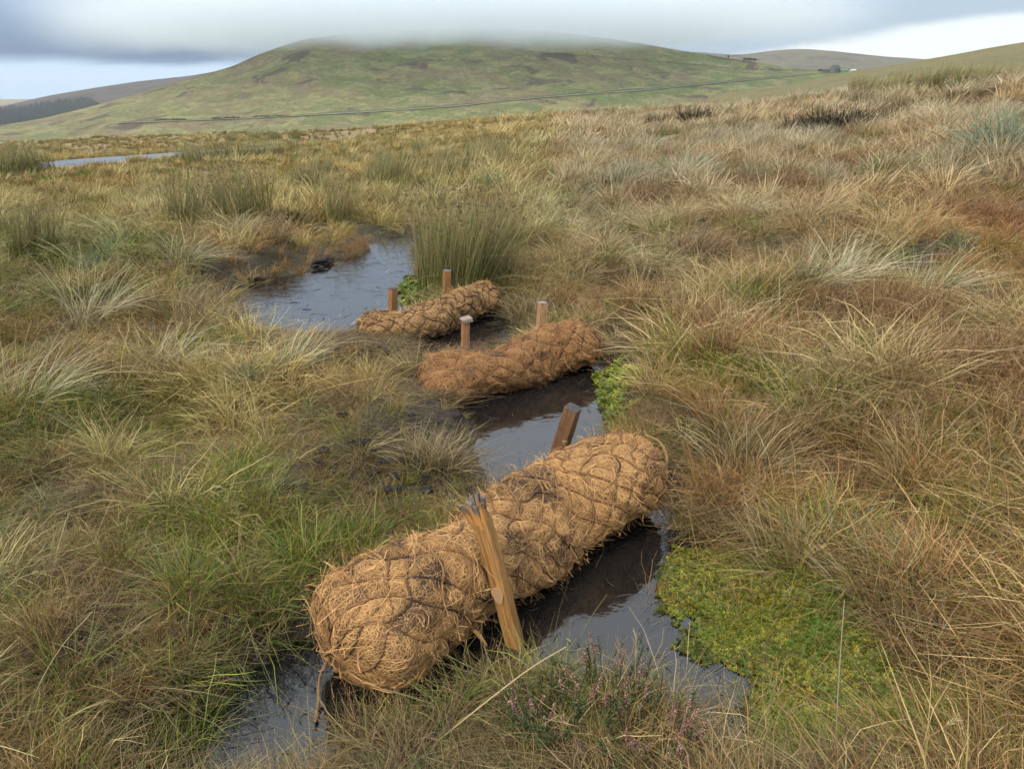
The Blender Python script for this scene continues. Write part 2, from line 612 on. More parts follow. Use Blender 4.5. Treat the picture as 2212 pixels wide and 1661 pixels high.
def build_water():
    x0, x1, y0, y1 = -2.6, 1.4, 0.9, 8.6
    V = [(x0, y0, 0), (x1, y0, 0), (x1, y1, 0), (x0, y1, 0)]
    # sheet cut to the gully: a strip of quads that only covers cells near a pool
    nx, ny = 80, 154
    xs = np.linspace(x0, x1, nx + 1); ys = np.linspace(y0, y1, ny + 1)
    X, Y = np.meshgrid(xs, ys)
    d = pool_sdf(X.ravel(), Y.ravel()).reshape(X.shape)
    idx = np.arange(X.size).reshape(X.shape)
    dq = np.minimum.reduce([d[:-1, :-1], d[1:, :-1], d[1:, 1:], d[:-1, 1:]])
    Q = np.stack([idx[:-1, :-1], idx[:-1, 1:], idx[1:, 1:], idx[1:, :-1]], -1)[dq < 0.14]
    used = np.unique(Q)
    remap = np.zeros(X.size, int); remap[used] = np.arange(len(used))
    V = np.stack([X.ravel(), Y.ravel(), np.zeros(X.size)], 1)[used]
    obj('water', fast_mesh('water', V, remap[Q], None, True), MAT_WATER, kind='structure',
        label='dark peaty water standing in the gully pools between the coir logs', category='water')


build_water()

# ------------------------------------------------------------------ hills
def sil(points):
    a, e = [], []
    for u, v in points:
        d = ray(u, v)
        a.append(math.atan2(d[0], d[1])); e.append(d[2] / math.hypot(d[0], d[1]))
    o = np.argsort(a)
    return np.array(a)[o], np.array(e)[o]


def smooth_interp(x, xp, fp):
    n = 5
    s = 0
    w = np.array([1, 2, 3, 2, 1.0]); w /= w.sum()
    for k in range(n):
        s = s + w[k] * np.interp(x + (k - 2) * 0.006, xp, fp)
    return s


class Hill:
    def __init__(self, pts, rf, rr, zf, rough, seed, back=1.5, conv=0.6):
        self.a, self.e = sil(pts)
        self.rf, self.rr, self.zf, self.rough, self.seed, self.back, self.conv = rf, rr, zf, rough, seed, back, conv

    def z(self, x, y):
        az = np.arctan2(x, y); r = np.hypot(x, y)
        te = smooth_interp(az, self.a, self.e)
        zr = CAM_H + self.rr * te
        s = (r - self.rf) / (self.rr - self.rf)
        sc = np.clip(s, 0, 1)
        pr = sc * (self.conv + (1 - self.conv) * sc)
        z = self.zf + (zr - self.zf) * pr
        sb = np.maximum(s - 1, 0)
        z = z - (self.rr - self.rf) * 0.25 * sb ** 1.5
        L = (self.rr - self.rf)
        nz = (fbm(x / L * 6, y / L * 6, self.seed, 5) - 0.5) * self.rough + (0.5 - np.abs(fbm(x / L * 9, y / L * 5, self.seed + 5, 4) - 0.5) * 2) * self.rough * 0.5
        z = z + nz * np.clip(4 * sc * (1 - sc), 0.04, 1) * sstep(s, -0.05, 0.1)
        return np.where(s < 0, self.zf - 30 * np.minimum(-s * 8, 1), z)

    def mesh(self, name, a0, a1, na, nr):
        A, R = np.meshgrid(np.linspace(a0, a1, na), self.rf + (self.rr - self.rf) * np.linspace(-0.05, self.back, nr))
        X = R * np.sin(A); Y = R * np.cos(A)
        Z = self.z(X.ravel(), Y.ravel())
        idx = np.arange(X.size).reshape(X.shape)
        Q = np.stack([idx[:-1, :-1], idx[1:, :-1], idx[1:, 1:], idx[:-1, 1:]], -1)
        return fast_mesh(name, np.stack([X.ravel(), Y.ravel(), Z], 1), Q, None, True)


def mat_hill(name, cols, s):
    m, nt, b = new_mat(name)
    geo = N(nt, 'ShaderNodeNewGeometry')
    mp = N(nt, 'ShaderNodeMapping'); mp.inputs['Scale'].default_value = (1, 1, 2.2)
    mp.inputs['Rotation'].default_value = (0, 0, math.radians(18))
    nt.links.new(geo.outputs['Position'], mp.inputs[0])
    n1 = NOISE(nt, mp.outputs[0], 0.0065 * s, 6, 0.62, 0.6)
    n2 = NOISE(nt, mp.outputs[0], 0.03 * s, 6, 0.7, 0.4)
    n3 = NOISE(nt, mp.outputs[0], 0.12 * s, 4, 0.7)
    n4 = NOISE(nt, mp.outputs[0], 0.014 * s, 5, 0.65, 1.0)
    c = MIX(nt, RAMP(nt, n1, 0.38, 0.62), cols[0], cols[1])
    c = MIX(nt, RAMP(nt, n2, 0.46, 0.58), c, cols[2])
    c = MIX(nt, M(nt, 'MULTIPLY', RAMP(nt, n4, 0.55, 0.64), 0.85), c, cols[3])
    c = MIX(nt, M(nt, 'MULTIPLY', RAMP(nt, n3, 0.46, 0.60), 0.45), c, cols[4])
    nt.links.new(c, b.inputs['Base Color'])
    b.inputs['Roughness'].default_value = 0.9
    b.inputs['Specular IOR Level'].default_value = 0.1
    bn = N(nt, 'ShaderNodeBump'); bn.inputs['Strength'].default_value = 0.7; bn.inputs['Distance'].default_value = 10.0 / s
    nt.links.new(n2, bn.inputs['Height']); nt.links.new(bn.outputs[0], b.inputs['Normal'])
    return m


HILL = Hill([(-700, 330), (-300, 300), (0, 272), (100, 255), (200, 230), (300, 203), (400, 172), (500, 145), (550, 122), (600, 103), (660, 84),
             (760, 72), (900, 64), (1050, 62), (1200, 70), (1320, 84), (1385, 94), (1455, 107), (1506, 115), (1606, 131), (1681, 143), (1751, 152),
             (1900, 152), (2212, 150), (2600, 145)], 760, 1450, -75, 16, 41, 1.4, 0.5)
obj('hill', HILL.mesh('hill', math.radians(-52), math.radians(50), 420, 170),
    mat_hill('hill_grass', [(0.135, 0.165, 0.058), (0.20, 0.155, 0.09), (0.235, 0.225, 0.10), (0.085, 0.06, 0.055), (0.085, 0.08, 0.045)], 1.0),
    kind='structure', label='broad green and brown hill with its top lost in low cloud', category='hill')

RHILL = Hill([(1500, 210), (1700, 185), (1790, 166), (1846, 152), (1931, 141), (1996, 129), (2055, 119), (2155, 100), (2212, 91), (2400, 62), (2700, 30), (3200, 20)],
             260, 720, -20, 4, 77, 1.5, 0.7)
obj('hill', RHILL.mesh('hill_right', math.radians(14), math.radians(62), 240, 90),
    mat_hill('hill_tawny', [(0.16, 0.14, 0.065), (0.19, 0.155, 0.075), (0.17, 0.16, 0.07), (0.13, 0.12, 0.05), (0.12, 0.1, 0.05)], 1.6),
    kind='structure', label='smooth tawny hill slope rising at the right edge behind the rushes', category='hill')

LRIDGE = Hill([(-1200, 300), (-600, 275), (-250, 248), (0, 231), (100, 208), (200, 191), (300, 176), (415, 164), (520, 145), (620, 128), (800, 110), (1000, 100)],
              2300, 4200, -80, 22, 55, 1.4, 0.55)
obj('hill', LRIDGE.mesh('hill_left', math.radians(-60), math.radians(-2), 240, 70),
    mat_hill('hill_heather', [(0.075, 0.055, 0.05), (0.10, 0.075, 0.06), (0.10, 0.085, 0.06), (0.05, 0.04, 0.04), (0.07, 0.055, 0.05)], 0.5),
    kind='structure', label='far dark heather ridge sloping down to the left under the cloud edge', category='hill')

DRIDGE = Hill([(1100, 125), (1300, 118), (1450, 112), (1516, 113), (1580, 119), (1620, 117), (1655, 111), (1700, 107), (1740, 106), (1806, 111), (1905, 122), (1996, 128), (2080, 136), (2212, 150), (2500, 160)],
              1900, 3300, -60, 22, 91, 1.4, 0.6)
obj('hill', DRIDGE.mesh('hill_distant', math.radians(2), math.radians(48), 220, 60),
    mat_hill('hill_far', [(0.125, 0.11, 0.085), (0.15, 0.135, 0.09), (0.16, 0.145, 0.09), (0.095, 0.075, 0.07), (0.10, 0.09, 0.07)], 0.6),
    kind='structure', label='pale distant hill behind the farm in the gap between the slopes', category='hill')


def polyline(pts, step):
    out = [np.array(pts[0], float)]
    for a, b in zip(pts[:-1], pts[1:]):
        a = np.array(a, float); b = np.array(b, float)
        n = max(1, int(np.linalg.norm(b - a) / step))
        for k in range(1, n + 1):
            out.append(a + (b - a) * k / n)
    return out


def hill_line(px, hill, t0, t1, step=9):
    pts = []
    for u, v in polyline(px, step):
        h = hit(u, v, hill.z, t0, t1, 1.002)
        if h is not None:
            pts.append(h)
    return np.array(pts)


def strip(name, C, hill_fn, off0, off1, lift, mat, **props):
    """ribbon along centre points C (offsets across, in metres), following the ground under each edge"""
    T = np.gradient(C[:, :2], axis=0); T /= np.linalg.norm(T, axis=1, keepdims=True) + 1e-9
    S = np.stack([-T[:, 1], T[:, 0]], 1)
    if S[:, 1].mean() < 0:
        S = -S
    ks = np.linspace(off0, off1, 4)
    V = []
    for k in ks:
        p = C[:, :2] + S * k
        V.append(np.concatenate([p, (hill_fn(p[:, 0], p[:, 1]) + lift)[:, None]], 1))
    n = len(C)
    V = np.stack(V, 1)
    idx = np.arange(n * 4).reshape(n, 4)
    Q = np.stack([idx[:-1, :-1], idx[:-1, 1:], idx[1:, 1:], idx[1:, :-1]], -1).reshape(-1, 4)
    return obj(name, fast_mesh(name, V.reshape(-1, 3), Q, None, True), mat, **props)


MAT_TRACK = plain('track_surface', (0.19, 0.195, 0.12), 0.9, 0.3, 0.2)
MAT_BANK = plain('track_bank', (0.07, 0.072, 0.04), 0.9, 0.4, 0.3)
TR1 = [(250, 268), (420, 262), (560, 257), (700, 249), (850, 241), (1000, 230), (1106, 218), (1250, 206), (1400, 196), (1550, 181), (1650, 171), (1760, 161)]
c1 = hill_line(TR1, HILL, 600, 2500)
strip('road', c1, HILL.z, -1.5, 2.0, 1.1, MAT_TRACK, kind='structure', label='pale road climbing across the lower face of the cloud-capped hill', category='road')
strip('road_bank', c1, HILL.z, 2.2, 5.5, 1.2, MAT_BANK, kind='structure', label='dark rushy bank along the upper side of the hill road', category='bank')
TR2 = [(1090, 108), (1180, 116), (1260, 122), (1340, 128), (1450, 136), (1550, 146), (1640, 151), (1740, 153)]
c2 = hill_line(TR2, HILL, 600, 2500)
strip('path', c2, HILL.z, -1.0, 1.0, 1.0, MAT_BANK, kind='structure', label='thin dark track slanting over the upper right flank of the hill', category='path')

# low cloud sitting on the hill top
def build_cloud():
    x0, x1, y0, y1, z0, z1 = -1000, 800, 900, 2000, 55, 170
    V = [(x, y, z) for z in (z0, z1) for y in (y0, y1) for x in (x0, x1)]
    Q = [(0, 2, 3, 1), (4, 5, 7, 6), (0, 1, 5, 4), (2, 6, 7, 3), (0, 4, 6, 2), (1, 3, 7, 5)]
    m = bpy.data.materials.new('cloud_vapour'); m.use_nodes = True
    nt = m.node_tree; nt.nodes.clear()
    out = N(nt, 'ShaderNodeOutputMaterial')
    pv = N(nt, 'ShaderNodeVolumePrincipled')
    pv.inputs['Color'].default_value = (0.88, 0.945, 1.0, 1)
    nt.links.new(pv.outputs[0], out.inputs['Volume'])
    geo = N(nt, 'ShaderNodeNewGeometry')
    sep = N(nt, 'ShaderNodeSeparateXYZ'); nt.links.new(geo.outputs['Position'], sep.inputs[0])
    X, Y, Z = sep.outputs
    n = NOISE(nt, geo.outputs['Position'], 0.0065, 5, 0.6)
    zz = M(nt, 'ADD', Z, M(nt, 'MULTIPLY', M(nt, 'SUBTRACT', n, 0.5), 80))
    zz = M(nt, 'SUBTRACT', zz, RAMP(nt, X, 100, 420, 0, 14))
    lo = RAMP(nt, zz, 50, 122)
    hi = RAMP(nt, Z, 116, 165, 1, 0)
    ex = M(nt, 'DIVIDE', M(nt, 'SUBTRACT', X, -90), 780)
    ey = M(nt, 'DIVIDE', M(nt, 'SUBTRACT', Y, 1450), 520)
    rr = M(nt, 'SQRT', M(nt, 'ADD', M(nt, 'MULTIPLY', ex, ex), M(nt, 'MULTIPLY', ey, ey)))
    lat = RAMP(nt, rr, 0.45, 1.0, 1, 0)
    dn = M(nt, 'MULTIPLY', M(nt, 'MULTIPLY', lo, hi), M(nt, 'MULTIPLY', lat, 0.02))
    nt.links.new(dn, pv.inputs['Density'])
    obj('cloud', fast_mesh('cloud', V, Q), m, kind='stuff', label='low grey cloud lying over the top of the broad hill', category='cloud')


build_cloud()
# ------------------------------------------------------------------ coir logs
def catmull(P, n):
    P = np.asarray(P, float)
    P = np.concatenate([[2 * P[0] - P[1]], P, [2 * P[-1] - P[-2]]])
    out = []
    for i in range(1, len(P) - 2):
        t = np.linspace(0, 1, 24, endpoint=False)[:, None]
        a, b, c, d = P[i - 1], P[i], P[i + 1], P[i + 2]
        out.append(0.5 * ((2 * b) + (-a + c) * t + (2 * a - 5 * b + 4 * c - d) * t ** 2 + (-a + 3 * b - 3 * c + d) * t ** 3))
    out = np.concatenate(out + [P[-2][None]])
    s = np.concatenate([[0], np.cumsum(np.linalg.norm(np.diff(out, axis=0), axis=1))])
    q = np.linspace(0, s[-1], n)
    return np.stack([np.interp(q, s, out[:, k]) for k in range(3)], 1), s[-1]


class Log:
    def __init__(self, px, R, A=0.105, n=9, bulge=0.017, seed=0, cap=0.15):
        pts = [on_z(u, v, z) for u, v, z in px]
        self.C, self.L = catmull(pts, 200)
        self.R, self.A, self.n, self.h, self.seed, self.cap = R, A, n, bulge, seed, cap
        T = np.gradient(self.C, axis=0); T /= np.linalg.norm(T, axis=1, keepdims=True)
        S = np.cross(T, np.array([0, 0, 1.0])); S /= np.linalg.norm(S, axis=1, keepdims=True)
        U = np.cross(S, T)
        self.T, self.S, self.U = T, S, U
        self.org = np.array([self.C[:, 0].mean(), self.C[:, 1].mean(), 0.0])

    def fr(self, arr, a):
        q = np.clip(a / self.L, 0, 1) * (len(arr) - 1)
        i = np.clip(q.astype(int), 0, len(arr) - 2); f = (q - i)[..., None]
        return arr[i] * (1 - f) + arr[i + 1] * f

    def rad(self, a):
        q = np.clip(np.minimum(a, self.L - a) / self.cap, 0, 1)
        r = self.R * np.sqrt(np.maximum(1 - (1 - q) ** 2.6, 0))
        return r * (1 + 0.05 * np.sin(a * 7 + self.seed) + 0.03 * np.sin(a * 17 + self.seed * 2))

    def warp(self, a, th):
        s = self.seed
        return (0.022 * np.sin(2 * th + 9 * a + s) + 0.016 * np.sin(3 * th - 17 * a + 2 * s) + 0.010 * np.sin(5 * th + 37 * a),
                0.12 * np.sin(2 * th + 13 * a + s * 3) + 0.08 * np.sin(5 * th - 8 * a + s) + 0.05 * np.sin(4 * th + 31 * a))

    def cell(self, a, th):
        w1, w2 = self.warp(a, th)
        k = self.n * (th + w2) / (2 * np.pi)
        q = (a + w1) / self.A
        return q + k, q - k

    def surf(self, a, th, lift=0.0):
        xi, et = self.cell(a, th)
        b = (np.abs(np.sin(np.pi * xi)) * np.abs(np.sin(np.pi * et))) ** 0.75
        r = self.rad(a)
        lump = 0.012 * np.sin(th * 2 + a * 11 + self.seed) + 0.01 * np.sin(th * 3 - a * 6 + self.seed)
        rr = np.maximum(r + (self.h * b + lump) * np.clip(r / self.R, 0, 1) + lift, 0.001)
        c, s = np.cos(th), np.sin(th)
        s = np.where(s < 0, s * 0.78, s)
        P = self.fr(self.C, a) + rr[..., None] * (c[..., None] * self.fr(self.S, a) + s[..., None] * self.fr(self.U, a))
        # rounded ends bulge along the axis
        q = np.clip(np.minimum(a, self.L - a) / self.cap, 0, 1)
        sg = np.where(a < self.L / 2, -1.0, 1.0)
        P = P + (sg * np.clip(lift, 0, 1) * (1 - q))[..., None] * self.fr(self.T, a)
        return P

    def normal(self, a, th):
        c, s = np.cos(th), np.sin(th)
        q = np.clip(np.minimum(a, self.L - a) / self.cap, 0, 1)
        sg = np.where(a < self.L / 2, -1.0, 1.0)
        nrm = c[..., None] * self.fr(self.S, a) + s[..., None] * self.fr(self.U, a) + (sg * (1 - q) * 1.2)[..., None] * self.fr(self.T, a)
        return nrm / np.linalg.norm(nrm, axis=-1, keepdims=True)

    def stain(self, a, th, amt):
        n = fbm(a * 7 + self.seed * 3.1, th * 1.5 + 11, 60 + self.seed, 5)
        m = fbm(a * 2.2 + self.seed * 5.3, th * 0.7 + 3, 90 + self.seed, 3)
        wet = 0.75 * sstep(-(self.surf(a, th)[..., 2] + 0.05 * (n - 0.5)), -0.065, -0.03)      # soaked at the waterline
        return np.maximum(wet, 0.85 * sstep(n * 0.7 + m * 0.3, 0.57 - amt, 0.72 - amt))


def build_log(log, name, label, nfib, ngen, wid, c_lo, c_hi, cord_c, amt, base_c, netlift=0.003, netr=0.0042):
    root = empty(name, tuple(log.org), label=label, category='coir log', group='coir logs laid across the gully')
    off = log.org
    # core
    na, nt_ = 190, 96
    a = np.concatenate([np.linspace(0.000001, log.cap, 40), np.linspace(log.cap, log.L - log.cap, na - 80)[1:-1], np.linspace(log.L - log.cap, log.L - 0.000001, 40)])
    th = np.linspace(0, 2 * np.pi, nt_, endpoint=False)
    A, TH = np.meshgrid(a, th, indexing='ij')
    V = log.surf(A, TH, 0.0) - off
    st = log.stain(A, TH, amt)[..., None]
    nz = fbm(A * 60, TH * 14, 5)[..., None]
    C = np.array(base_c) * (0.6 + 0.8 * nz) * (1 - st) + np.array([0.02, 0.014, 0.012]) * st
    idx = np.arange(A.size).reshape(A.shape); nx = np.roll(idx, -1, 1)
    Q = np.stack([idx[:-1], nx[:-1], nx[1:], idx[1:]], -1).reshape(-1, 4)
    obj('core', fast_mesh('core', V.reshape(-1, 3), Q, C.reshape(-1, 3), True), MAT_COIR, root)
    # net cords, two strands twisted together
    P_, R_, C_ = [], [], []
    kk = int(log.L / 0.005)
    av = np.linspace(0.004, log.L - 0.004, kk)
    parts = []
    for sgn in (1, -1):
        for i in range(log.n):
            th0 = 2 * np.pi * i / log.n
            thv = th0 - sgn * 2 * np.pi * av / (log.A * log.n)
            for _ in range(3):
                w1, w2 = log.warp(av, thv)
                thv = th0 - sgn * 2 * np.pi * (av + w1) / (log.A * log.n) - w2
            P0 = log.surf(av, thv, np.full(kk, netlift + 0.003 * (0.5 + 0.5 * np.sin(av * 40 + i))))
            Nn = log.normal(av, thv)
            T = np.gradient(P0, axis=0); T /= np.linalg.norm(T, axis=1, keepdims=True) + 1e-9
            B = np.cross(T, Nn)
            stn = log.stain(av, thv, amt + 0.02)[:, None]
            for ph in (0, np.pi):
                ang = av * 2 * np.pi / 0.020 + ph
                Pp = P0 + netr * 0.62 * (np.cos(ang)[:, None] * Nn + np.sin(ang)[:, None] * B)
                cc = np.array(cord_c) * (0.7 + 0.6 * rng.random()) * (0.75 + 0.5 * rng.random((kk, 1))) * (1 - stn) + np.array([0.025, 0.017, 0.014]) * stn
                P_.append(Pp); C_.append(cc)
    P_ = np.stack(P_) - off; C_ = np.stack(C_)
    R_ = np.full(P_.shape[:2], netr * 0.75)
    v, q, c = tubes(P_, R_, C_, 5)
    obj('net', fast_mesh('net', v, q, c, True), MAT_COIR, root)
    # fibres: little nests curled inside each mesh of the net
    K = 8
    im = int(log.L / log.A) + log.n + 3
    aa, tt = [], []
    for i in range(-log.n - 2, im + log.n):
        for j in range(-log.n - 2, im + log.n):
            ac = log.A * (i + 0.5 + j + 0.5) / 2
            tc = 2 * np.pi * ((i + 0.5) - (j + 0.5)) / (2 * log.n)
            if 0.01 < ac < log.L - 0.01 and 0 <= tc < 2 * np.pi:
                aa.append(ac); tt.append(tc)
    aa = np.array(aa); tt = np.array(tt)
    w1, w2 = log.warp(aa, tt)
    aa = aa - w1; tt = tt - w2
    nc = len(aa)
    ca = np.repeat(aa, nfib); ct = np.repeat(tt, nfib)
    n1 = len(ca)
    swirl = np.repeat(rng.random(nc) < 0.7, nfib)
    rho = np.where(rng.random(n1) < 0.88, rng.uniform(0.005, 0.036, n1), rng.uniform(0.035, 0.06, n1))
    ph = rng.uniform(0, 2 * np.pi, n1); arc = rng.uniform(1.4, 4.6, n1) * np.where(rho > 0.045, 0.45, 1)
    s = np.linspace(0, 1, K)
    ang = ph[:, None] + arc[:, None] * s[None]
    ox = rng.normal(0, 0.010, n1) + np.where(swirl, 0, rng.normal(0, 0.03, n1)); oy = rng.normal(0, 0.010, n1) + np.where(swirl, 0, rng.normal(0, 0.03, n1))
    ecc = rng.uniform(0.6, 1.3, n1)
    fa = ca[:, None] + ox[:, None] + rho[:, None] * ecc[:, None] * np.cos(ang)
    fb = oy[:, None] + rho[:, None] * np.sin(ang)
    # generic tangled fibres all over
    ga = rng.uniform(0.0, log.L, ngen); gt = rng.uniform(0, 2 * np.pi, ngen)
    gd = rng.uniform(0, 2 * np.pi, ngen); gl = rng.uniform(0.03, 0.12, ngen); gc = rng.normal(0, 1.6, ngen)
    gang = gd[:, None] + gc[:, None] * s[None]
    dx = np.cumsum(np.cos(gang), 1) * gl[:, None] / K; dy = np.cumsum(np.sin(gang), 1) * gl[:, None] / K
    fa = np.concatenate([fa, ga[:, None] + dx]); fb = np.concatenate([fb, dy]); ft0 = np.concatenate([ct, gt])
    fa = np.clip(fa, 0.002, log.L - 0.002)
    rloc = np.maximum(log.rad(fa), 0.05)
    ft = ft0[:, None] + fb / rloc
    n2 = len(fa)
    xi, et = log.cell(fa, ft)
    inn = (np.abs(np.sin(np.pi * xi)) * np.abs(np.sin(np.pi * et)))
    lift = (rng.uniform(0.0003, 0.006, n2)[:, None] + 0.003 * rng.random((n2, K))) * np.clip(inn * 2.2, 0.25, 1)
    stray = rng.random(n2) < 0.07
    lift = lift + np.where(stray[:, None], (s[None] ** 2) * rng.uniform(0.01, 0.045, n2)[:, None], 0)
    Pf = log.surf(fa, ft, lift) - off
    nrm = log.normal(fa, ft)
    tilt = rng.normal(0, 0.5, (n2, 1, 3))
    mixc = np.clip(rng.beta(1.6, 1.8, n2)[:, None, None] + 0.25 * (lift[:, :, None] / 0.01 - 0.4), 0, 1)
    Cf = np.array(c_lo) * (1 - mixc) + np.array(c_hi) * mixc
    st = (log.stain(fa, ft, amt) * (rng.random(n2)[:, None] < 0.62))[..., None]
    Cf = Cf * (1 - st) + np.array([0.05, 0.033, 0.026]) * st
    Wf = np.full((n2, K), wid) * rng.uniform(0.6, 1.25, n2)[:, None]
    keep = Pf[:, :, 2].mean(1) > -0.04
    v, q, c = ribbons(Pf[keep], Wf[keep], Cf[keep], ref=(nrm + tilt)[keep])
    obj('fibres', fast_mesh('fibres', v, q, c), MAT_COIR, root, kind='stuff')
    return root


LOG1 = Log([(728, 1432, .115), (800, 1372, .130), (900, 1300, .132), (1010, 1232, .130), (1110, 1168, .118), (1200, 1112, .112), (1290, 1055, .145), (1408, 1010, .150)],
           0.166, 0.108, 10, 0.010, 1, 0.15)
LOG2 = Log([(905, 838, .07), (965, 828, .08), (1060, 812, .08), (1145, 784, .085), (1215, 758, .105), (1290, 746, .105)], 0.140, 0.125, 8, 0.009, 2, 0.15)
LOG3 = Log([(772, 728, .05), (825, 718, .075), (900, 706, .08), (965, 682, .085), (1025, 650, .11), (1072, 640, .11)], 0.114, 0.105, 8, 0.009, 3, 0.13)
R1 = build_log(LOG1, 'coir_log', 'large golden coir log in a rope net nearest the camera', 88, 12000, 0.00056,
               (0.33, 0.168, 0.060), (0.75, 0.43, 0.172), (0.22, 0.115, 0.048), 0.03, (0.15, 0.082, 0.036), 0.003, 0.0032)
R2 = build_log(LOG2, 'coir_log', 'shaggy reddish brown coir log lying between the other two', 52, 11000, 0.0008,
               (0.24, 0.11, 0.042), (0.50, 0.27, 0.105), (0.17, 0.08, 0.035), 0.045, (0.12, 0.055, 0.022), 0.000, 0.0034)
R3 = build_log(LOG3, 'coir_log', 'farthest coir log with plump net meshes beside the upper pool', 40, 4000, 0.0009,
               (0.30, 0.16, 0.062), (0.60, 0.37, 0.155), (0.13, 0.065, 0.03), -0.03, (0.12, 0.06, 0.025), 0.004, 0.0042)


def log_dist(x, y):
    d = np.full(np.shape(x), 1e9)
    for lg in (LOG1, LOG2, LOG3):
        for p in lg.C[::6]:
            d = np.minimum(d, np.hypot(x - p[0], y - p[1]) - lg.R * 0.8)
    return d


# loose loop of net rope standing off the far end of the near log, and the frayed tail at its left end
def rope(name, pts, r, col, parent):
    P, L = catmull(pts, max(20, int(60)))
    T = np.gradient(P, axis=0); T /= np.linalg.norm(T, axis=1, keepdims=True)
    B = np.cross(T, [0.3, 0.5, 0.8]); B /= np.linalg.norm(B, axis=1, keepdims=True); Nn = np.cross(B, T)
    s = np.linspace(0, L, len(P))
    PP = np.stack([P + r * 0.6 * (np.cos(s / 0.02 * 6.28 + f)[:, None] * B + np.sin(s / 0.02 * 6.28 + f)[:, None] * Nn) for f in (0, math.pi)])
    v, q, c = tubes(PP, np.full(PP.shape[:2], r * 0.7), np.broadcast_to(np.array(col), PP.shape) * 1.0, 6)
    loc = np.array(parent.location)
    return obj(name, fast_mesh(name, v - loc, q, c, True), MAT_COIR, parent)


e = LOG1.C[-1]
rope('rope_loop', [at_y(1395, 940, 2.62), at_y(1425, 955, 2.60), at_y(1440, 985, 2.56), at_y(1437, 1015, 2.50)], 0.005, (0.30, 0.18, 0.08), R1)
e = on_z(700, 1440, 0.09)
rope('rope_tail', [e + [0.02, 0.02, 0.03], on_z(692, 1460, 0.06), on_z(688, 1510, 0.02), on_z(680, 1560, 0.012)], 0.004, (0.22, 0.13, 0.06), R1)

# ------------------------------------------------------------------ stakes
def stake_mesh(L, w, d, seed, bev=0.0025, rings=12, top_tilt=0.0):
    r = np.random.default_rng(seed)
    ox = [(-w / 2 + bev, -d / 2), (w / 2 - bev, -d / 2), (w / 2, -d / 2 + bev), (w / 2, d / 2 - bev), (w / 2 - bev, d / 2), (-w / 2 + bev, d / 2), (-w / 2, d / 2 - bev), (-w / 2, -d / 2 + bev)]
    ox = np.array(ox)
    V = []
    for i in range(rings):
        t = i / (rings - 1)
        jit = r.normal(0, 0.0006, (8, 2))
        k = 1.0 if i < rings - 1 else 0.96
        p = ox * k + jit + np.array([0.003 * math.sin(3 * t + seed), 0.002 * math.cos(2 * t + seed)])
        z = np.full(8, t * L) + (top_tilt * ox[:, 0] if i >= rings - 2 else 0)
        V.append(np.concatenate([p, z[:, None]], 1))
    V = np.concatenate(V)
    idx = np.arange(rings * 8).reshape(rings, 8); nx = np.roll(idx, -1, 1)
    Q = np.stack([idx[:-1], nx[:-1], nx[1:], idx[1:]], -1).reshape(-1, 4)
    t = idx[-1]
    Q = np.concatenate([Q, [[t[0], t[1], t[2], t[3]], [t[0], t[3], t[4], t[7]], [t[4], t[5], t[6], t[7]]]])
    return V, Q


def stake(base, top, w, d, yaw, mat, label, seed, capmat=None, cap_h=0.004, sink=0.12, top_tilt=0.0, name='wooden_stake'):
    base = Vector(base); top = Vector(top)
    ax = (top - base).normalized()
    b0 = base - ax * sink
    L = (top - b0).length
    xv = (Vector((1, 0, 0)) - ax * ax.x).normalized()
    yv = ax.cross(xv)
    q = Matrix((xv, yv, ax)).transposed().to_quaternion()
    root = empty(name, b0, label=label, category='stake', group='wooden stakes holding the coir logs')
    root.rotation_mode = 'QUATERNION'
    from mathutils import Quaternion
    root.rotation_quaternion = q @ Quaternion((0, 0, 1), yaw)
    V, Q = stake_mesh(L, w, d, seed, top_tilt=top_tilt)
    obj('post', fast_mesh('post', V, Q), mat, root)
    if capmat:
        V, Q = stake_mesh(cap_h, w * 0.965, d * 0.965, seed + 1, rings=3)
        V[:, 2] += L + 0.0005 + top_tilt * V[:, 0]
        c = obj('end_grain', fast_mesh('end_grain', V, Q), capmat, root)
    return root, L


W_DARK = mat_wood('wood_dark', (0.12, 0.062, 0.032), (0.20, 0.105, 0.05), 0.55)
W_BROWN = mat_wood('wood_brown', (0.22, 0.105, 0.04), (0.34, 0.17, 0.07), 0.2)
W_PALE = mat_wood('wood_pale', (0.30, 0.16, 0.075), (0.46, 0.29, 0.155), 0.3, (0.16, 0.08, 0.04))
W_RED = mat_wood('wood_red', (0.26, 0.12, 0.055), (0.42, 0.22, 0.11), 0.3)
W_GOLD = mat_wood('wood_gold', (0.22, 0.10, 0.03), (0.48, 0.26, 0.09), 0.55, (0.11, 0.05, 0.022))
W_END = mat_wood('wood_end', (0.04, 0.034, 0.034), (0.085, 0.07, 0.065), 0.1)
W_ENDP = mat_wood('wood_end_pale', (0.22, 0.165, 0.13), (0.32, 0.25, 0.20), 0.1)
W_ENDG = mat_wood('wood_end_grey', (0.17, 0.18, 0.20), (0.24, 0.25, 0.27), 0.1)

